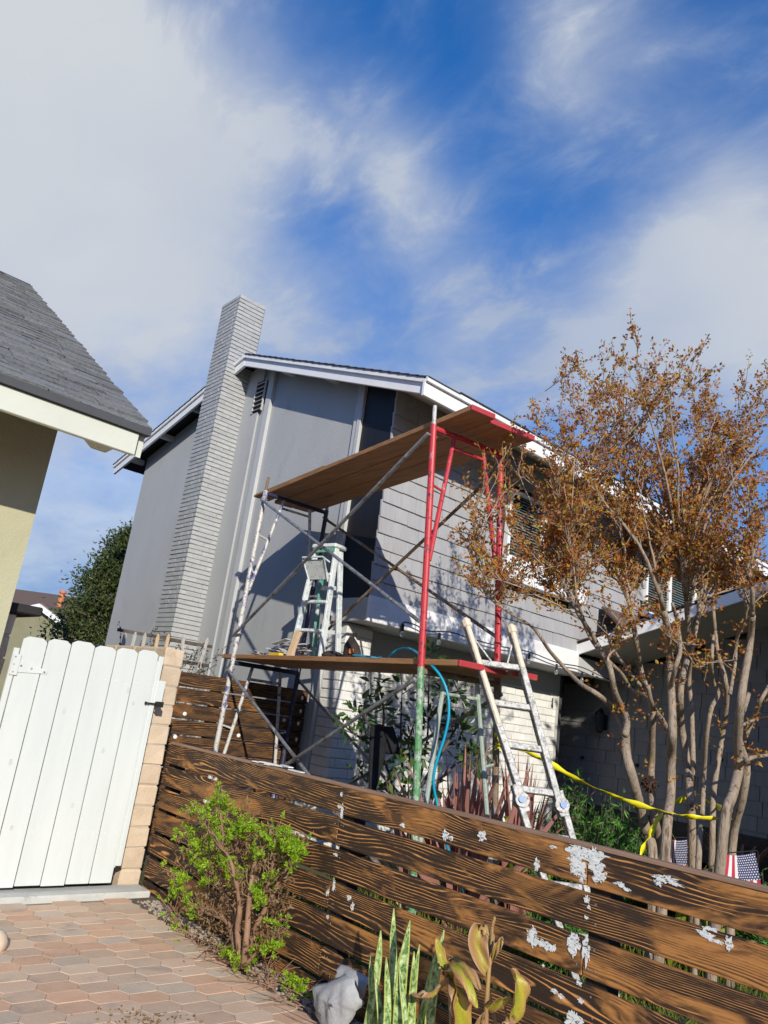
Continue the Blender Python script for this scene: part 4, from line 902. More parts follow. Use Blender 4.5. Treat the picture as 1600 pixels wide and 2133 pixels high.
# ================================================================== CRAPE MYRTLE
tree = thing('crape_myrtle', 'many stemmed crape myrtle with orange brown autumn leaves right of the scaffold', 'tree', at(1410, 1800, TD).xy.to_3d())
Z5 = lambda x, y: (950+x*.40625, 1250+y*.40625)
stems = [  # photo polylines (zoomed coordinates), depth, radius at base and tip, thickness class
 ([(1010, 1420), (1010, 1340), (965, 1150), (910, 930), (872, 790), (868, 690)], 5.45, .043, .038),
 ([(868, 690), (830, 600), (790, 540), (720, 480), (640, 430), (560, 350), (480, 260), (430, 185), (380, 130), (250, 50)], 5.5, .026, .011),
 ([(868, 690), (878, 620), (855, 560), (815, 470), (790, 350), (760, 290), (705, 190), (640, 90), (600, 10)], 5.4, .029, .016),
 ([(1045, 1420), (1040, 1300), (1015, 1100), (1000, 960), (1002, 850), (1005, 700), (1008, 570), (985, 480), (945, 350), (925, 220), (905, 100), (890, -10)], 5.7, .036, .02),
 ([(985, 490), (900, 460), (850, 380), (780, 310), (700, 215), (645, 100)], 5.55, .02, .012),
 ([(985, 480), (930, 420), (860, 330), (800, 240), (760, 130)], 5.9, .018, .010),
 ([(1040, 1430), (1080, 1180), (1100, 1000), (1104, 800), (1110, 690), (1106, 500), (1098, 350), (1092, 200), (1065, 50)], 5.3, .042, .026),
 ([(1108, 690), (1060, 620), (1025, 570), (1000, 520), (985, 440)], 5.4, .021, .018),
 ([(1100, 440), (1130, 330), (1150, 250), (1135, 120), (1110, 20)], 5.2, .02, .014),
 ([(1225, 1420), (1210, 1220), (1200, 1000), (1185, 830), (1155, 640), (1150, 500), (1165, 380), (1185, 300), (1190, 150), (1180, 0)], 5.8, .037, .022),
 ([(1215, 1000), (1215, 800), (1208, 560), (1195, 400), (1215, 250), (1240, 100)], 5.95, .024, .016),
 ([(1262, 1100), (1272, 900), (1282, 720), (1308, 560), (1345, 480), (1320, 420), (1310, 320), (1320, 180)], 5.6, .021, .014),
 ([(1310, 1400), (1315, 1150), (1325, 950), (1362, 720), (1388, 520), (1380, 400), (1345, 280), (1330, 160)], 5.9, .028, .016),
 ([(1300, 1450), (1370, 1190), (1420, 990), (1452, 840), (1446, 700), (1462, 500), (1490, 330), (1510, 210), (1520, 80)], 5.15, .043, .024),
 ([(1405, 1420), (1415, 1280), (1468, 1020), (1490, 850), (1462, 750), (1442, 640), (1475, 560), (1500, 480)], 5.6, .037, .02),
 ([(1440, 860), (1500, 815), (1540, 803), (1640, 790)], 5.2, .019, .012),
 ([(1488, 690), (1530, 590), (1565, 510), (1610, 430)], 5.7, .021, .014),
 ([(1470, 640), (1530, 615), (1620, 600)], 5.6, .015, .009),
 ([(1225, 1420), (1245, 1300), (1252, 1160)], 5.3, .024, .02),
 ([(1405, 480), (1430, 330), (1440, 200), (1480, 110)], 5.5, .016, .012)]
tips = []
stems = [(a, b, c*.86, d*.86) for a, b, c, d in stems]
for pts, D, r0, r1 in stems:
    n = len(pts); P = []
    for i, (x, y) in enumerate(pts):
        q = at(*Z5(x, y), D+.16*math.sin(i*1.7+D*9)); P.append(q)
    if pts[0][1] > 1390: P[0].z = -.05
    P = catmull(P, 4); m = len(P)
    rr = [r0+(r1-r0)*i/(m-1) for i in range(m)]; rr = [a*(1+.10*noise.noise((i*.45, D*7, r0*90))) for i, a in enumerate(rr)]
    MB().tube(P, rr, 9).build('trunk' if r0 > .024 else 'branch', bark_m, tree, smooth=True)
    if pts[-1][1] < 520: tips.append((P[-1], (P[-1]-P[-4]).normalized(), r1))
    for k in range(2, m-2, 3):
        if proj(P[k])[1] < 1440: tips.append((P[k], (P[k+1]-P[k-1]).normalized(), rr[k]*.6))
# upper limbs spread towards the crown outline
goals = [(1135, 745), (1165, 800), (1200, 765), (1238, 725), (1262, 790), (1303, 690), (1325, 700), (1352, 760), (1388, 688), (1405, 740), (1440, 722), (1470, 800), (1500, 775), (1535, 800), (1560, 850), (1588, 762), (1605, 830), (1640, 800),
         (1060, 905), (1090, 960), (1012, 1060), (1000, 1140), (1045, 1185), (1110, 1090), (1130, 880), (1165, 950), (1205, 880), (1240, 950), (1285, 860), (1330, 900), (1375, 850), (1420, 900), (1460, 950), (1520, 930), (1570, 1000), (1620, 1060), (1610, 950), (1125, 1190), (1190, 1150), (1290, 1050), (1340, 1040), (1020, 1000), (1480, 1080), (1550, 1120)]
twp, twd, pods, yel = [], [], [], []
for _ in range(34):
    x = random.uniform(1010, 1640); y = random.uniform(720, 1380); 
    if y < 860 and x < 1120: continue
    if x < 1090 and (y > 1190 or y < 980): continue
    if x < 1250 and y > 1290: continue
    goals.append((x, y))
tm = MB()
def twig(p, d, ln, r, lev):
    n = 4; pts = [p.copy()]; d = d.copy()
    for i in range(n):
        d = (d+Vector((random.gauss(0, .17), random.gauss(0, .17), random.gauss(.07, .13)))).normalized(); pts.append(pts[-1]+d*ln/n)
    tm.tube(pts, [r*(1-.55*i/n) for i in range(n+1)], 4 if lev else 5, cap=False)
    if lev < 1:
        for i in range(1, n+1):
            for k in range(2 if random.random() < .6 else 1):
                dd = (d+Vector((random.gauss(0, .55), random.gauss(0, .55), random.gauss(.15, .4)))).normalized()
                twig(pts[i], dd, ln*random.uniform(.4, .62), r*.6, lev+1)
    if lev >= 1:
        for q in pts[1:]:
            for k in range(random.randint(1, 4)):
                twp.append(q+Vector(rng.normal(0, .012, 3))); twd.append(d+Vector((0, 0, -.1)))
        if random.random() < .10: pods.append(pts[-1])
goals = [(x, y+(70 if y < 830 else 25)) for x, y in goals]
for gi, (px, py) in enumerate(goals):
    D = random.uniform(4.95, 6.1); g_ = at(px, py, D)
    tq = [t for t in tips if 60 < proj(t[0])[1]-py] or tips
    cand_ = sorted(tq, key=lambda t: (t[0]-g_).length*160+random.uniform(0, 90)-(100 if t[2] > .009 else 0))[0]
    a, d0, r = cand_; ln = (g_-a).length; c1 = a+d0*ln*.45; P = []
    for i in range(11):
        t = i/10; q = a*(1-t)**2+c1*2*t*(1-t)+g_*t*t; P.append(q+Vector((noise.noise((t*4, gi, 1)), noise.noise((t*4, gi, 7)), 0))*.07*math.sin(math.pi*t))
    rs = [max(.0035, min(r, .016)*(1-.8*i/10)) for i in range(11)]
    MB().tube(P, rs, 6).build('branch', twig_m if r < .012 else bark_m, tree, smooth=True)
    for i in range(2, 11):
        for k in range(1 if random.random() < .72 else 2):
            d = ((P[min(10, i+1)]-P[i-1]).normalized()*.6+Vector((random.gauss(0, .55), random.gauss(0, .55), random.uniform(-.1, .7)))).normalized()
            if random.random() < (.55 if py > 1000 else .68): twig(P[i], d, random.uniform(.14, .36), .0040, 0)
tm.build('twigs', twig_m, tree, kind='stuff')
for _ in range(90):                                  # small shoots on the lower stems
    pts, D, r0, r1 = random.choice(stems); i = random.randrange(len(pts)-1); t = random.random()
    x = pts[i][0]*(1-t)+pts[i+1][0]*t; y = pts[i][1]*(1-t)+pts[i+1][1]*t
    if y > 1150 and random.random() < .8: continue
    p = at(*Z5(x, y), D); d = Vector((random.gauss(0, .6), random.gauss(0, .6), random.uniform(.1, .8))).normalized(); ln = random.uniform(.05, .2)
    for k in range(random.randint(5, 12)): twp.append(p+d*ln*random.random()+Vector(rng.normal(0, .02, 3))); twd.append(d)
leafobj('foliage', [leaves(twp, twd, .033, .30, .3, .8)], leaf_myrtle, tree, kind='stuff')
pp = []
for p in pods:
    for k in range(5): pp.append(p+Vector((random.gauss(0, .014), random.gauss(0, .014), random.gauss(.01, .02))))
leafobj('seed_pods', [leaves(pp, [(0, 0, 1)]*len(pp), .018, .4, .4, .8)], pods_m, tree, kind='stuff')
# dark seed ball hung on a stem
nb = at(1353, 1634, 5.55); mb = MB().ball(nb, .045, 10, 8)
for _ in range(130):
    d = Vector(rng.normal(0, 1, 3)).normalized(); mb.tube([nb+d*.035, nb+d*random.uniform(.05, .068)], [.007, .004], 4)
tag(mb.build('seed_ball', surf('dark brown husk', (.035, .018, .012), (.08, .045, .03), 20, .9, .3)), 'dark brown spiky ball fixed to a crape myrtle stem', 'seed ball')

# ================================================================== PLANTS IN THE YARD
# camellia with glossy leaves in front of the window
cb = at(850, 1700, 6.7); cb.z = 0
cam_t = thing('camellia_shrub', 'tall open camellia shrub with glossy dark leaves in front of the white brick', 'shrub', cb)
cpaths = [[(850, 1760), (872, 1640), (890, 1540), (893, 1450), (895, 1370)], [(840, 1760), (820, 1640), (790, 1560), (765, 1500), (752, 1470)], [(860, 1740), (900, 1650), (940, 1600), (985, 1575), (1005, 1570)], [(850, 1700), (838, 1600), (835, 1520), (838, 1430)],
          [(790, 1560), (740, 1530), (705, 1500)], [(875, 1640), (925, 1560), (960, 1500), (990, 1470)], [(820, 1640), (775, 1640), (745, 1600)], [(893, 1500), (930, 1450), (960, 1440)], [(790, 1560), (800, 1490), (790, 1430)], [(872, 1640), (850, 1560), (865, 1500)]]
LPp, LDd = [], []
for i, pl in enumerate(cpaths):
    P = catmull([at(x, y, 6.7+.25*math.sin(i*2.1+j*.8)) for j, (x, y) in enumerate(pl)], 4)
    MB().tube(P, [.016*(1-.75*k/(len(P)-1)) for k in range(len(P))], 7).build('branch', dark_bark, cam_t, smooth=True)
    for k in range(len(P)//3, len(P)):
        for q in range(1 if k < len(P)-5 else 4):
            d = Vector((random.gauss(0, .8), random.gauss(0, .8), random.gauss(.1, .5))).normalized(); LPp.append(P[k]+d*random.uniform(.02, .10)); LDd.append(d)
        if random.random() < .35:
            d = Vector((random.gauss(0, .7), random.gauss(0, .7), .6)).normalized(); MB().tube([P[k], P[k]+d*.12, P[k]+d*.2+zv*.03], [.005, .004, .002], 5).build('twig', dark_bark, cam_t)
for (px, py, n) in ((895, 1365, 26), (755, 1500, 14), (870, 1560, 40), (835, 1590, 14), (960, 1525, 34), (985, 1575, 30), (780, 1470, 8), (900, 1500, 30), (850, 1640, 30), (930, 1440, 14), (800, 1620, 14), (740, 1490, 12), (910, 1620, 12)):
    c = at(px, py, 6.6)
    for k in range(n): d = Vector(rng.normal(0, 1, 3)).normalized(); LPp.append(c+d*random.uniform(.02, .12)); LDd.append(d)
leafobj('foliage', [leaves(LPp, LDd, .092, .24, .18, .4, 'oval')], leaf_cam, cam_t, kind='stuff')
# black garment hung in the camellia
jk = thing('black_jacket', 'black cloth jacket hanging in the camellia shrub behind the scaffold', 'jacket', at(800, 1580, 6.45))
for nm, gp, dd in (('body', [(792, 1508), (806, 1514), (820, 1513), (829, 1545), (837, 1573), (824, 1568), (810, 1573), (798, 1566)], 0), ('sleeve', [(772, 1512), (796, 1507), (805, 1540), (801, 1580), (790, 1625), (777, 1667), (768, 1663), (768, 1600), (769, 1545)], -.035)):
    P = [at(x, y, 6.45+dd) for x, y in gp]; nv2 = ((P[0]+P[3])/2-EYE).normalized()
    MB().prism(P, nv2*.045).build(nm, black_cloth, jk, bevel=.012)
# bronze flax clumps
def flax(px, py, D, n, ln, lab, spread=.55):
    c = at(px, py, D); c.z = 0; t = thing('flax_plant', lab, 'plant', c, None)
    for i in range(n):
        th = random.uniform(0, 6.283); tilt = abs(random.gauss(0, spread*.6)); d = Vector((math.cos(th)*tilt, math.sin(th)*tilt, 1))
        mb = MB(); ribbon(mb, c+Vector((math.cos(th), math.sin(th), 0))*random.uniform(0, .10), d, ln*random.uniform(.65, 1.1), random.uniform(.06, .105), random.choice((.05, .1, .15, .5)), 6, .22, twist=random.uniform(-.5, .5), side=(random.gauss(0, 1), random.gauss(0, 1), 0))
        mb.build('leaf', leaf_flax, t)
flax(975, 1760, 6.3, 60, 1.35, 'bronze striped flax plant between the scaffold posts, left of the ladder')
flax(1080, 1780, 6.5, 50, 1.3, 'bronze striped flax plant directly behind the leaning ladder')
flax(880, 1760, 6.6, 26, 1.15, 'smaller bronze flax plant left of the green scaffold post')
# rosemary like green bushes
def rose(px, py, D, hgt, rad, lab):
    c = at(px, py, D); c.z = -.02; t = thing('green_bush', lab, 'bush', c); st = MB(); LPp, LDd = [], []
    for i in range(150):
        th = random.uniform(0, 6.283); k = math.sqrt(random.random()); e = c+Vector((math.cos(th)*rad*k, math.sin(th)*rad*k, hgt*(1.05-.55*k*k)*random.uniform(.7, 1.05))); b = c+Vector((math.cos(th)*rad*k*.4, math.sin(th)*rad*k*.4, 0))
        st.tube([b, b.lerp(e, .5)+zv*.04, e], [.005, .004, .002], 4, cap=False); d = (e-b).normalized()
        for q in range(22):
            u = random.uniform(.35, 1); LPp.append(b.lerp(e, u)+zv*.03*math.sin(u*3)); LDd.append(d*.4+Vector(rng.normal(0, .7, 3)))
    st.build('stems', dark_bark, t, kind='stuff'); leafobj('foliage', [leaves(LPp, LDd, .075, .10, .1, .4)], leaf_rose, t, kind='stuff')
rose(1200, 1800, 6.4, 1.22, .46, 'green feathery bush directly right of the leaning ladder'); rose(1275, 1810, 6.6, 1.08, .46, 'green feathery bush between ladder and tree trunks'); rose(1180, 1810, 5.5, .42, .3, 'low green feathery bush just behind the fence under the ladder')
rose(1600, 1860, 6.0, .70, .35, 'green feathery bush at the right edge behind the leaning flag'); rose(1345, 1820, 6.9, .8, .35, 'low green feathery bush at the foot of the tree')
# strap leaved plants and a pot at the tree foot
for px, py, D, n, lab in ((1400, 1800, 6.0, 12, 'yellow green strap leaved plant among the tree trunks'), (1500, 1810, 5.9, 10, 'yellow green strap leaved plant right of the trunks beside the flag'), (1160, 1700, 6.5, 7, 'small strap leaved plant with cut tips between ladder and bush')):
    c = at(px, py, D); c.z = 0; t = thing('strap_leaf_plant', lab, 'plant', c)
    for i in range(n):
        th = random.uniform(0, 6.28); mb = MB(); ribbon(mb, c, (math.cos(th)*.35, math.sin(th)*.35, 1), random.uniform(.6, 1.05), .05, .3, 6, .2); mb.build('leaf', leaf_yel, t)
c = at(1292, 1790, 6.2); c = at(1450, 1770, 6.3); c.z = .55
pt = thing('plant_pot', 'dark round plant pot half hidden among the tree trunks', 'pot', (c.x, c.y, .0))
MB().tube([Vector((c.x, c.y, z)) for z in (.0, .3, .55, .66, .69, .69, .60)], [.12, .16, .19, .2, .215, .19, .17], 16).build('pot_body', terra, pt, smooth=True)
c = Vector((10.0, 4.35, 0)); pl = thing('dark_shrub', 'dark spiky shrub in the shade at the right edge of the picture', 'shrub', c)
for i in range(26):
    th = random.uniform(0, 6.28); mb = MB(); ribbon(mb, c, (math.cos(th)*.6, math.sin(th)*.6, 1), random.uniform(.6, 1.1), .06, .4, 5, .2); mb.build('leaf', leaf_flax, pl)
# evergreen trees: one beyond the gate, one added out of view to shade the entry
def evergreen(loc, hgt, rad, zlo, lab, nb_, leaf, size, name='evergreen_tree', nleaf=46):
    c = Vector(loc); t = thing(name, lab, 'tree', c)
    MB().tube(wob(c, c+zv*hgt*.8, 8, .03, 3), [.16*rad*(1-.1*i) for i in range(9)], 8).build('trunk', dark_bark, t, smooth=True)
    LPp, LDd = [], []; br = MB()
    for i in range(nb_):
        z = zlo+(hgt-zlo)*random.random()**.85; f = (z-zlo)/(hgt-zlo); R = rad*(math.sin(math.pi*min(1, .22+.78*f))**.7)*random.uniform(.55, 1.08); th = random.uniform(0, 6.283)
        s = c+zv*max(.3, z-.5*rad*.6); e = c+Vector((math.cos(th)*R, math.sin(th)*R, z)); mid = s.lerp(e, .55)+zv*.1
        br.tube([s, mid, e], [.02*rad, .013*rad, .005], 4, cap=False)
        for q in range(nleaf):
            u = random.random(); p = mid.lerp(e, u*1.1)+Vector(rng.normal(0, .13*rad, 3)); LPp.append(p); LDd.append((e-s).normalized()*.5+Vector((0, 0, random.uniform(-.5, .5))))
    br.build('branches', twig_m, t, kind='stuff'); leafobj('foliage', [leaves(LPp, LDd, size, .2, .2, .7)], leaf, t, kind='stuff'); return t
cc = at(212, 1400, 17.0)
evergreen((cc.x, cc.y, 0), 4.75, 1.25, .9, 'dense dark green tree behind the house beyond the gate', 330, leaf_tree, .11, nleaf=110)
evergreen((8.1, -.1, 0), 6.2, 2.0, .8, 'dense unseen evergreen tree added in the front yard to shade the garage wall', 420, leaf_tree, .22)
# grass on the lawn seen through the gaps of the fence
gb = []; gd = []
for i in range(15000):
    x = random.uniform(2.98, 6.6); y = random.uniform(-1.0, 5.6); gb.append((x, y, -.03)); gd.append((random.gauss(0, .35), random.gauss(0, .35), 1))
lg = leafobj('lawn_grass', [leaves(gb, gd, .12, .05, .1, .25)], leaf_grass, None, kind='stuff'); lg['label'] = 'sunlit grass growing behind the scorched fence'

wa, wb_ = hx(722, 1893, 3.25), hx(930, 1992, 3.25); wa.z = wb_.z = .02
tag(MB().bar(Vector((3.28, wa.y, .0)), Vector((3.32, wb_.y-.2, .0)), .13, .02).build('white_board', scrap_white, None, bevel=.002), 'long white board lying on the lawn behind the scorched fence', 'board')
# ================================================================== FLAGS
def flagmat():
    m, t, b = newmat('flag print'); g = G(t); uv = g.n('ShaderNodeUVMap'); s = g.n('ShaderNodeSeparateXYZ', {0: uv.outputs[0]}).outputs
    st = g.m('LESS_THAN', g.m('FRACT', g.m('MULTIPLY', s[0], 6.5)), .5); col = g.mix(st, (.78, .76, .74), (.52, .035, .07))
    fu = g.m('SUBTRACT', g.m('FRACT', g.m('ADD', g.m('MULTIPLY', s[0], 16.0), g.m('MULTIPLY', g.m('MODULO', g.m('FLOOR', g.m('MULTIPLY', s[1], 18.0)), 2.0), .5))), .5); fv = g.m('SUBTRACT', g.m('FRACT', g.m('MULTIPLY', s[1], 18.0)), .5)
    ang = g.m('ARCTAN2', fv, fu); rr = g.m('SQRT', g.m('ADD', g.m('MULTIPLY', fu, fu), g.m('MULTIPLY', fv, fv)))
    star = g.m('LESS_THAN', rr, g.m('ADD', .25, g.m('MULTIPLY', g.m('COSINE', g.m('MULTIPLY', ang, 5.0)), .09)))
    can = g.mix(star, (.035, .04, .13), (.8, .8, .82))
    inc = g.m('MULTIPLY', g.m('GREATER_THAN', s[0], .46), g.m('GREATER_THAN', s[1], .40)); col = g.mix(inc, col, can)
    g.set(b.inputs['Base Color'], col); b.inputs['Roughness'].default_value = .8
    tr = g.n('ShaderNodeBsdfTranslucent', {0: col}); mx = g.n('ShaderNodeMixShader', {0: .25, 1: b.outputs[0], 2: tr.outputs[0]}); g.set(t.nodes['Material Output'].inputs[0], mx.outputs[0]); return m
flag_m = flagmat()
def flag(corners, lab, seed, D):
    """corners: photo points top-left, top-right, bottom-right, bottom-left"""
    tl, tr_, br_, bl = [at(x, y, d) for x, y, d in corners]; nu, nv = 16, 18; vs = []; uvs = []; fs = []
    nv_ = (tr_-tl).cross(bl-tl).normalized()
    for j in range(nv+1):
        for i in range(nu+1):
            u, v = i/nu, 1-j/nv; p = bl.lerp(br_, u).lerp(tl.lerp(tr_, u), v); f = (1-v)*.8+.2
            vs.append(p+nv_*.018*f*math.sin(u*7+seed+v*2)+zv*(-.012*math.sin(math.pi*u)*(v))); uvs.append((u, v))
    for j in range(nv):
        for i in range(nu): a = j*(nu+1)+i; fs.append((a, a+nu+1, a+nu+2, a+1))
    t = thing('garden_flag', lab, 'flag', ((bl.x+br_.x)/2, (bl.y+br_.y)/2, 0))
    mb = MB(); mb.add(vs, fs); o = mb.build('cloth', flag_m, t, smooth=True); me = o.data; ul = me.uv_layers.new(name='UVMap')
    for l in me.loops: ul.data[l.index].uv = uvs[l.vertex_index]
    md = o.modifiers.new('thickness', 'SOLIDIFY'); md.thickness = .0015
    e = (tr_-tl).normalized(); MB().tube([Vector((tr_.x, tr_.y, -.05))+e*.03, tr_+e*.03, tr_+e*.02+zv*.012, tl-e*.01+zv*.004], .004, 6).build('stake', wire_m, t)
flag([(1503, 1779, 5.25), (1572, 1776, 5.35), (1595, 1872, 5.3), (1484, 1868, 5.15)], 'striped stars and stripes garden flag in the sun at the right edge behind the fence', 1.0, 5.3)
flag([(1390, 1746, 5.95), (1432, 1748, 6.0), (1428, 1838, 6.0), (1380, 1832, 5.9)], 'stars and stripes garden flag in shade between the tree trunks', 2.6, 6)

# ================================================================== PLANTS IN FRONT OF THE FENCE
sb = hz(492, 2010, 0); shr = thing('bright_green_shrub', 'bright green shrub with woody base growing against the scorched fence', 'shrub', (sb.x, sb.y, 0))
def F(px, py, off=.0): return hx(px, py, 2.72+off)
spaths = [[(500, 2015), (485, 1950), (468, 1915), (430, 1900), (395, 1880), (375, 1850), (362, 1830)], [(505, 2015), (492, 1930), (478, 1880), (450, 1840), (425, 1790), (410, 1750)], [(505, 2015), (495, 1940), (500, 1890), (490, 1830), (470, 1770), (460, 1700), (457, 1665)],
          [(508, 2015), (515, 1940), (520, 1870), (530, 1800), (545, 1770), (560, 1750), (575, 1740)], [(510, 2010), (530, 1940), (560, 1880), (590, 1820), (610, 1780), (630, 1765)], [(495, 2010), (440, 1990), (400, 1960), (375, 1930), (362, 1900)], [(510, 2010), (540, 1980), (560, 1960), (580, 1950)],
          [(495, 1940), (470, 1860), (440, 1800), (400, 1760), (385, 1740)], [(500, 1890), (510, 1800), (515, 1740), (520, 1710)], [(490, 1850), (480, 1790), (440, 1740), (415, 1700), (395, 1698)], [(520, 1900), (560, 1840), (570, 1790), (600, 1760)]]
LPp, LDd, DP, DD = [], [], [], []; stm = MB()
def spray(p, d, size):
    """fan of small lobed leaflets"""
    side = d.cross(Vector(rng.normal(0, 1, 3))).normalized()
    for k in range(-3, 4):
        dd = (d+side*k*.34).normalized()
        for q in (.35, .65, 1.0): LPp.append(p+dd*size*q*(1-.1*abs(k))); LDd.append(dd+Vector(rng.normal(0, .35, 3)))
for i, pl in enumerate(spaths):
    P = catmull([F(x, y, .07*math.sin(i*1.9)-.05+.03*math.sin(j+i)) for j, (x, y) in enumerate(pl)], 4); m = len(P); r0 = .02 if i in (0, 1, 2, 3, 4) else .011
    MB().tube(P, [max(.0025, r0*(1-.85*k/(m-1))) for k in range(m)], 7).build('stem', shrub_bark, shr, smooth=True)
    for k in range(m//3, m):
        up = (P[min(m-1, k+1)]-P[k-1]).normalized()
        for q in range(3):
            d = (up*.6+Vector((random.gauss(-.15, .6), random.gauss(0, .6), random.uniform(.0, .9)))).normalized(); e = P[k]+d*random.uniform(.04, .12)
            stm.tube([P[k], P[k].lerp(e, .5)+Vector(rng.normal(0, .01, 3)), e], [.003, .0025, .0015], 4, cap=False)
            if k > m*.45 and random.random() < .42: spray(e, d, random.uniform(.02, .038))
            elif random.random() < .5:
                for _ in range(5): DP.append(e+Vector(rng.normal(0, .02, 3))); DD.append(Vector((0, 0, -1)))
clumps = [(457, 1668, 22, 7), (455, 1690, 30, 9), (440, 1718, 35, 10), (408, 1695, 18, 4), (500, 1725, 28, 8), (520, 1722, 20, 6), (400, 1765, 26, 9), (440, 1755, 30, 9), (470, 1745, 30, 9), (590, 1755, 26, 9), (615, 1765, 24, 8), (572, 1760, 22, 7), (460, 1800, 34, 8), (420, 1800, 24, 6), (370, 1835, 18, 7), (365, 1860, 14, 4), (530, 1790, 25, 5), (600, 1800, 22, 5), (535, 1855, 14, 6), (540, 1880, 12, 5), (470, 1985, 16, 6), (500, 2005, 20, 7), (555, 1975, 20, 7), (520, 1990, 15, 4), (580, 1970, 12, 3), (500, 1830, 30, 5), (560, 1830, 22, 4), (400, 1900, 18, 3), (620, 1790, 14, 3), (545, 1745, 16, 5), (430, 1840, 24, 5)]
for px, py, r, n in clumps:
    for k in range(int(n*3.0)):
        p = F(px+random.gauss(0, r*.5), py+random.gauss(0, r*.4), random.gauss(-.05, .06)); spray(p, Vector((random.gauss(-.2, .5), random.gauss(-.2, .5), random.uniform(.1, 1))).normalized(), random.uniform(.018, .034))
stm.build('twigs', shrub_bark, shr, kind='stuff')
leafobj('foliage', [leaves(LPp, LDd, .019, .24, .2, .35)], leaf_bright, shr, kind='stuff')
for _ in range(1500):
    px, py = random.uniform(365, 610), random.uniform(1740, 2015)
    if abs(px-495) > 20+(2040-py)*.62: continue
    DP.append(F(px, py, random.gauss(-.03, .06))); DD.append(Vector((random.gauss(0, .5), random.gauss(0, .5), -.6)))
leafobj('dead_leaves', [leaves(DP, DD, .035, .16, .4, .6)], leaf_dead, shr, kind='stuff')
dt = MB()
for _ in range(150):
    p = Vector((random.uniform(2.62, 2.86), random.uniform(3.0, 4.3), random.uniform(.005, .06))); d = Vector((random.gauss(0, 1), random.gauss(0, 1), random.gauss(.1, .3))).normalized()
    dt.tube([p, p+d*random.uniform(.05, .16), p+d*random.uniform(.16, .24)+Vector(rng.normal(0, .02, 3))], [.003, .0025, .001], 4, cap=False)
o = dt.build('dead_twigs', shrub_bark, None, kind='stuff'); o['label'] = 'dry fallen twigs under the bright green shrub'
# small sprig
c = hz(607, 2078, .0); sp = thing('green_sprig', 'small low bright green sprig beside the grey sheet', 'plant', (c.x, c.y, 0)); LPp, LDd = [], []; sm = MB()
for k in range(34):
    e = c+Vector((random.gauss(0, .035), random.gauss(0, .045), random.uniform(.02, .085))); sm.tube([c, c.lerp(e, .6)+zv*.01, e], .0014, 4, cap=False); spray(e, (e-c).normalized(), .02)
sm.build('stems', shrub_bark, sp, kind='stuff'); leafobj('foliage', [leaves(LPp, LDd, .016, .34, .2, .35)], leaf_bright, sp, kind='stuff')
for px, py in ((235, 2012+105), (95, 2008), (155, 1990), (215, 1890)):
    c = hz(px, py, 0); LPp = [c+Vector(rng.normal(0, .008, 3))*Vector((1, 1, 0)) for _ in range(22)]; LDd = [(random.gauss(0, .5), random.gauss(0, .5), 1) for _ in range(22)]
    o = leafobj('paver_weed', [leaves(LPp, LDd, .03, .1, .1, .2)], leaf_grass, None); tag(o, 'tiny tuft of grass growing between the driveway pavers', 'weed', 'weeds between the pavers')
# dry leaf litter and reddish flakes on the paving
LPp, LDd = [], []
for _ in range(240):
    p = hz(random.uniform(330, 680), random.uniform(1930, 2125), .012)
    if p.x < 2.35 or p.x > 2.86: continue
    LPp.append(p); LDd.append((random.gauss(0, 1), random.gauss(0, 1), .1))
for _ in range(70): LPp.append(hz(random.gauss(300, 55), random.gauss(2118, 9), .028)); LDd.append((random.gauss(0, 1), random.gauss(0, 1), .05))
o = leafobj('leaf_litter', [leaves(LPp, LDd, .022, .3, .25, .1)], leaf_dead, None, kind='stuff'); o['label'] = 'dry leaf litter along the edge of the paving'
# snake plant
def snakemat():
    m, t, b = newmat('snake plant leaf'); g = G(t); uv = g.n('ShaderNodeUVMap'); s = g.n('ShaderNodeSeparateXYZ', {0: uv.outputs[0]}).outputs
    oi = g.n('ShaderNodeObjectInfo'); v = g.n('ShaderNodeCombineXYZ', {0: g.m('MULTIPLY', s[0], 1.4), 1: g.m('MULTIPLY', s[1], 34.0), 2: g.m('MULTIPLY', oi.outputs['Random'], 50)}).outputs[0]
    n1 = g.noise(v, 1.0, 5, .65, .8); col = g.ramp(n1, [(.40, (.05, .12, .03)), (.50, (.24, .36, .12)), (.64, (.50, .60, .30))])
    edge = g.m('GREATER_THAN', g.m('ABSOLUTE', g.m('SUBTRACT', s[0], .5)), .42); col = g.mix(g.m('MULTIPLY', edge, .7), col, (.42, .46, .10))
    g.set(b.inputs['Base Color'], col); b.inputs['Roughness'].default_value = .38; return m
snk = snakemat(); sc0 = Vector((2.62, 2.62, 0)); snp = thing('snake_plant', 'clump of upright banded snake plant leaves in front of the scorched fence', 'plant', sc0)
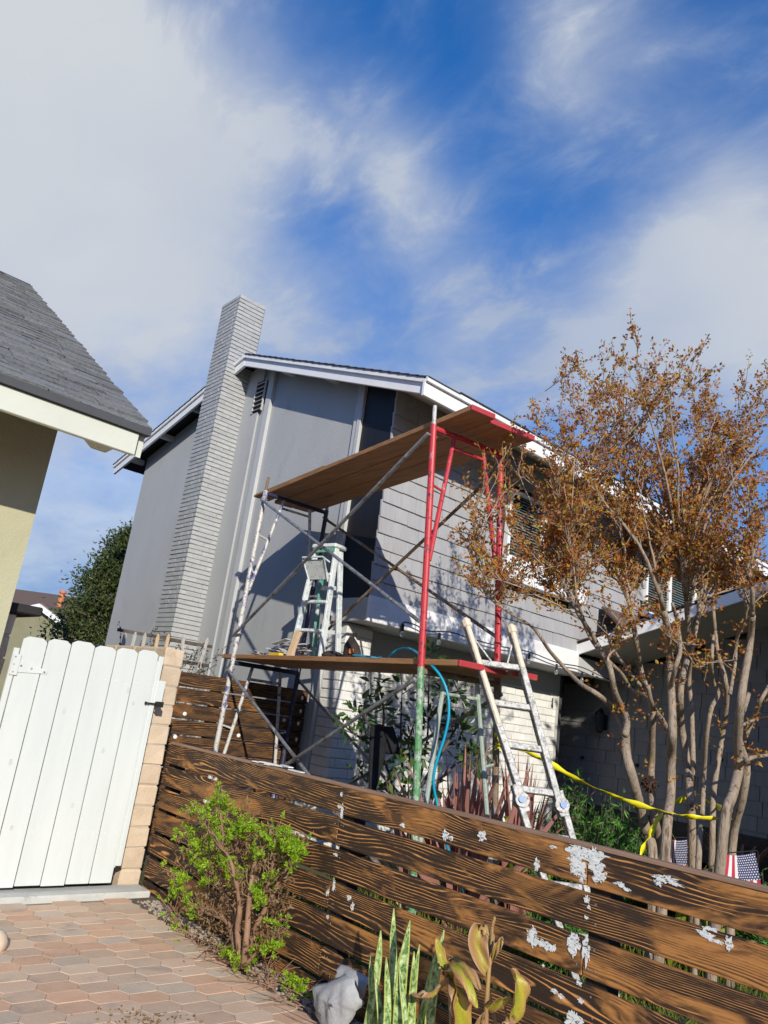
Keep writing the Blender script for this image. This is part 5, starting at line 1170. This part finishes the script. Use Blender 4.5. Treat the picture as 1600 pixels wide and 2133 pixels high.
def snakeleaf(px0, py0, px1, py1, xo, wdt):
    wdt *= 1.0
    a, b = hx(px0, py0, xo), hx(px1, py1, xo); d = (b-a).normalized(); a = a-d*(a.z+.02)/max(.3, d.z) if a.z > 0 else a
    n = 12; vs, fs, uvs = [], [], []; s = Vector((FH.y, -FH.x, 0)); ph = random.uniform(-.5, .5)
    for i in range(n+1):
        t = i/n; wv_ = wdt*(.62+.5*math.sin(math.pi*min(1, t*1.05)**.8))*(1 if t < .8 else (1-((t-.8)/.2)**1.6)+.01); p = a.lerp(b, t)+s*.012*math.sin(t*4+ph*5)
        th = ph+.5*math.sin(t*3+ph*7); ss = (Matrix.Rotation(th, 3, d) @ s); nn = ss.cross(d)
        for u in (-.5, -.25, 0, .25, .5): vs.append(p+ss*wv_*u+nn*(abs(u)**1.5)*wv_*.7); uvs.append((u+.5, t*(b-a).length))
    for i in range(n):
        for k in range(4): q = i*5+k; fs.append((q, q+1, q+6, q+5))
    mb = MB(); mb.add(vs, fs); o = mb.build('leaf', snk, snp, smooth=True); ul = o.data.uv_layers.new(name='UVMap')
    for l in o.data.loops: ul.data[l.index].uv = uvs[l.vertex_index]
    md = o.modifiers.new('thickness', 'SOLIDIFY'); md.thickness = .006
for q in [(768, 2133, 790, 1938, 2.60, .032), (800, 2133, 808, 1995, 2.50, .030), (812, 2133, 826, 1893, 2.62, .034), (832, 2133, 857, 1918, 2.54, .042), (846, 2133, 867, 1983, 2.58, .026), (860, 2133, 878, 1968, 2.62, .022), (884, 2133, 902, 1972, 2.66, .030), (893, 2133, 930, 1938, 2.62, .036), (775, 2133, 778, 1990, 2.64, .024), (826, 2133, 836, 1985, 2.66, .026), (873, 2133, 893, 2010, 2.64, .024), (840, 2133, 836, 2010, 2.52, .024), (788, 2133, 783, 2025, 2.53, .026), (852, 2133, 846, 2040, 2.64, .03)]: snakeleaf(*q)
# canna with yellowing leaves
ccn = hx(1020, 2260, 2.55); ccn.z = 0; cann = thing('canna_plant', 'withering canna plant with yellow green curled leaves right of the snake plant', 'plant', ccn)
def cannamat(nm, c1, c2, c3):
    m, t, b = newmat(nm); g = G(t); uv = g.n('ShaderNodeUVMap'); s = g.n('ShaderNodeSeparateXYZ', {0: uv.outputs[0]}).outputs
    v = g.coord('Object', (1, 1, 1)); n1 = g.noise(v, 9, 5, .6); e = g.m('ABSOLUTE', g.m('SUBTRACT', s[0], .5)); k = g.m('ADD', g.m('MULTIPLY', e, 1.1), g.m('ADD', g.m('MULTIPLY', n1, .55), g.m('MULTIPLY', s[1], .18)))
    col = g.ramp(k, [(.35, c1), (.62, c2), (.90, c3)]); vein = g.m('SINE', g.m('MULTIPLY', g.m('ADD', s[1], g.m('MULTIPLY', e, -.9)), 120)); col = g.mix(g.m('MULTIPLY', g.m('GREATER_THAN', vein, .55), .35), col, (.08, .06, .012))
    g.set(b.inputs['Base Color'], col); b.inputs['Roughness'].default_value = .45
    tr = g.n('ShaderNodeBsdfTranslucent', {0: col}); mx = g.n('ShaderNodeMixShader', {0: .3, 1: b.outputs[0], 2: tr.outputs[0]}); g.set(t.nodes['Material Output'].inputs[0], mx.outputs[0]); return m
can_a = cannamat('canna leaf green', (.40, .46, .04), (.58, .50, .06), (.52, .28, .12)); can_b = cannamat('canna leaf brown', (.50, .42, .07), (.50, .28, .11), (.58, .38, .24))
def cannaleaf(pts, wdt, mat, xo=2.55, roll=0, curl=.5):
    P = catmull([hx(x, y, xo+dx) for x, y, dx in pts], 5); n = len(P)-1; vs, fs, uvs = [], [], []; s0 = Vector((FH.y, -FH.x, 0))
    for i, p in enumerate(P):
        t = i/n; d = (P[min(n, i+1)]-P[max(0, i-1)]).normalized(); w_ = wdt*max(.03, math.sin(math.pi*min(.999, t*.93+.05))**.75); s = (s0-d*s0.dot(d)); s = s.normalized() if s.length > .1 else zv.cross(d).normalized(); s = Matrix.Rotation(roll+.5*t*roll, 3, d) @ s; nn = s.cross(d)
        for k in range(9): u = k/8-.5; vs.append(p+s*w_*u*(1-curl*.35*abs(u))+nn*(abs(u)**1.3)*w_*curl*1.6+nn*.006*math.sin(t*17+k*1.3)); uvs.append((u+.5, t))
    for i in range(n):
        for k in range(8): q = i*9+k; fs.append((q, q+1, q+10, q+9))
    mb = MB(); mb.add(vs, fs); o = mb.build('leaf', mat, cann, smooth=True); ul = o.data.uv_layers.new(name='UVMap')
    for l in o.data.loops: ul.data[l.index].uv = uvs[l.vertex_index]
    md = o.modifiers.new('thickness', 'SOLIDIFY'); md.thickness = .0012
for pts, r in (([(1012, 2260, 0), (1013, 2110, 0), (1018, 2030, 0), (1024, 1960, .02), (1027, 1918, .02)], .011), ([(1040, 2260, .04), (1030, 2120, .04), (1012, 2040, .04)], .010), ([(945, 2260, 0), (940, 2150, 0), (935, 2050, .02), (925, 2000, .02)], .008), ([(1064, 2260, 0), (1058, 2150, 0), (1050, 2080, 0)], .008)):
    P = catmull([hx(x, y, 2.55+d) for x, y, d in pts], 4); MB().tube(P, [r*(1-.55*i/(len(P)-1)) for i in range(len(P))], 8).build('stem', surf('canna stem', (.24, .13, .06), (.40, .27, .10), 6, .6, .3, 30) if 'canna stem' not in bpy.data.materials else bpy.data.materials['canna stem'], cann, smooth=True)
for k in range(5): MB().ball(hx(1024+k*1.5, 1938-k*6, 2.57), .006, 6, 4, (1, 1, 1.6)).build('bud', bpy.data.materials['canna stem'], cann)
for a in ([([(1015, 2030, 0), (1000, 1990, -.02), (994, 1955, -.03), (1002, 1930, -.02), (1018, 1950, 0)], .085, can_b), ([(1020, 2010, .03), (1012, 1975, .02), (1006, 1945, .02), (1000, 1932, .02)], .075, can_a), ([(1022, 2005, .02), (1032, 1980, 0), (1042, 1965, 0), (1047, 1952, 0)], .03, can_b), ([(1062, 2140, 0), (1072, 2090, -.02), (1078, 2050, -.03), (1064, 2018, -.03)], .085, can_a), ([(1010, 2100, 0), (1040, 2085, -.02), (1065, 2075, -.02)], .045, can_a),
          ([(940, 2060, 0), (930, 2020, 0), (950, 2003, -.03), (975, 2020, -.05), (1000, 2062, -.05)], .07, can_b), ([(935, 2050, 0), (945, 2010, -.03), (970, 2030, -.07), (990, 2075, -.07), (993, 2100, -.07)], .06, can_a), ([(930, 2030, 0), (918, 1990, 0), (908, 1953, 0)], .04, can_a), ([(960, 2190, 0), (958, 2120, -.03), (954, 2080, -.05), (957, 2057, -.04)], .085, can_a), ([(936, 2040, 0), (900, 2075, -.03), (875, 2077, -.05), (860, 2072, -.05)], .035, can_b), ([(935, 2030, 0), (950, 2070, -.06), (945, 2120, -.06)], .05, can_b), ([(1062, 2200, 0), (1050, 2150, -.02), (1055, 2118, -.03), (1075, 2125, -.03)], .06, can_b), ([(1000, 2200, .02), (995, 2150, 0), (1010, 2110, -.02)], .04, can_b), ([(925, 2010, .03), (940, 1995, .03), (965, 2002, .02)], .03, can_b)]): cannaleaf(a[0], a[1], a[2], roll=random.uniform(-.6, .6), curl=random.uniform(.3, .7))
# crumpled grey sheet
def sheet(outline, xo, nm, lab, seed):
    P = [hx(x, y, xo) for x, y in outline]; c = sum(P, Vector())/len(P); vs = [c-Vector((.045, .02, 0))]; fs = []; n = len(P); rings = 9
    for r in range(1, rings+1):
        for i in range(n*3):
            a = i//3; f = (i % 3)/3; e = P[a].lerp(P[(a+1) % n], f); t = r/rings; p = c.lerp(e, t); q = (p-c); cre = abs(noise.noise((q.y*13+seed, q.z*13, seed)))*.05+abs(noise.noise((q.y*34, q.z*34+seed, 2)))*.013
            vs.append(p+Vector((-(1-t*t)*.05+cre, 0, 0)))
    m = n*3; fs = [(0, 1+i, 1+(i+1) % m) for i in range(m)]
    for r in range(rings-1):
        for i in range(m): a = 1+r*m+i; b = 1+r*m+(i+1) % m; fs.append((a, a+m, b+m, b))
    mb = MB(); mb.add(vs, fs); o = mb.build(nm, sheet_m, None, smooth=True); md = o.modifiers.new('thickness', 'SOLIDIFY'); md.thickness = .004; return tag(o, lab, 'sheet')
sheet([(648, 2055), (680, 2048), (712, 2031), (735, 2040), (740, 2058), (750, 2090), (735, 2112), (718, 2145), (700, 2175), (668, 2150), (650, 2095)], 2.60, 'grey_sheet', 'crumpled pale grey fabric sheet standing on edge left of the snake plant', 1)
sheet([(692, 2030), (700, 2008), (730, 2018), (768, 2042), (755, 2070), (744, 2092), (735, 2060), (715, 2040)], 2.70, 'grey_sheet', 'smaller folded corner of grey fabric sheet behind the pale grey sheet', 4)
c = hz(0, 1985, 0); o = MB().ball((c.x-.04, c.y, .05), .075, 9, 7, (.9, 1, .9)).build('cream_stone', cream_stone, None, smooth=True); tag(o, 'cream coloured stone at the left edge of the paving', 'stone')

# ================================================================== BEHIND THE GATE
pf = thing('picket_trellis', 'row of old weathered pickets with dead vine rising behind the block wall', 'trellis', (3.8, 8.0, 0))
for px, pyt, pyb, m, lean in ((262, 1318, 1345, grey_wood, 6), (283, 1316, 1345, grey_wood, 8), (303, 1318, 1348, grey_wood, 6), (330, 1320, 1350, raw_wood, 6), (352, 1320, 1350, raw_wood, 7), (383, 1322, 1360, grey_wood, 5), (433, 1328, 1400, grey_wood, 22)):
    a = hy(px, pyt, 8.0); b = hy(px-lean, pyb, 8.0); d = (a-b).normalized(); b = b-d*(b.z/d.z); MB().bar(b, a-d*.03, .038, .016, (0, 1, 0)).tube([a-d*.032, a-d*.0], [.018, .006], 4).build('picket', m, pf)
for z in (1.78, 2.0): MB().mm((3.25, 8.02, z), (4.42, 8.04, z+.035)).build('rail', dark_bark, pf)
vn = MB(); LPp, LDd = [], []
for i in range(70):
    x = random.uniform(3.3, 4.5); p = Vector((x, 7.97+random.uniform(-.04, .06), random.uniform(1.2, 1.9))); d = Vector((random.gauss(0, .6), random.gauss(0, .2), 1)).normalized(); P = [p]
    for k in range(5): d = (d+Vector(rng.normal(0, .45, 3))).normalized(); P.append(P[-1]+d*.075); LPp.append(P[-1]); LDd.append(d); LPp.append(P[-1]); LDd.append(-d)
    vn.tube(P, [.004, .0035, .003, .0025, .002, .0015], 4, cap=False)
vn.build('vine_stems', dark_bark, pf, kind='stuff'); leafobj('vine_leaves', [leaves(LPp, LDd, .035, .3, .3, .7)], leaf_vine, pf, kind='stuff')
fhx = at(75, 1262, 28.0); fh = thing('distant_house', 'distant brown roofed house with white gable trim and orange vent pipe', 'house', (fhx.x, fhx.y, 0))
olive2 = surf('distant olive wall', (.20, .19, .12), (.24, .23, .15), 2, .9, 0)
c = fhx; rx = Vector((FH.y, -FH.x, 0)); ry = Vector((FH.x, FH.y, 0))
def DP_(u, v, z): return Vector((c.x, c.y, 0))+rx*u+ry*v+zv*z
gz = fhx.z
MB().prism([DP_(-3.2, .3, 0), DP_(3.6, .3, 0), DP_(3.6, .3, gz-1.1), DP_(.1, .3, gz-.15), DP_(-3.2, .3, gz-1.0)], ry*6).build('wall', olive2, fh)
for (u0, z0_, u1, z1_) in ((-1.9, gz-.62, .1, gz+.10), (.1, gz+.10, 1.35, gz-.55)):
    MB().prism([DP_(u0, 0, z0_-.2), DP_(u1, 0, z1_-.2), DP_(u1, 0, z1_), DP_(u0, 0, z0_)], ry*.15).build('gable_trim', white_paint, fh)
    MB().prism([DP_(u0, .15, z0_), DP_(u1, .15, z1_), DP_(u1, .15, z1_+.06), DP_(u0, .15, z0_+.06)], ry*5).build('gable_roof', comp_brown, fh)
MB().prism([DP_(-4, 1.5, gz-.4), DP_(5, 1.5, gz-.4), DP_(5, 5, gz+.95), DP_(-4, 5, gz+.95)], zv*.08).build('roof', comp_brown, fh)
MB().tube([DP_(-.55, 3.4, gz+.2), DP_(-.53, 3.4, gz+.95)], .12, 8).tube([DP_(-.53, 3.4, gz+.95), DP_(-.53, 3.4, gz+1.05)], .17, 8).build('vent_pipe', surf('terracotta pipe', (.5, .17, .08), (.58, .22, .1), 5, .8, 0), fh)
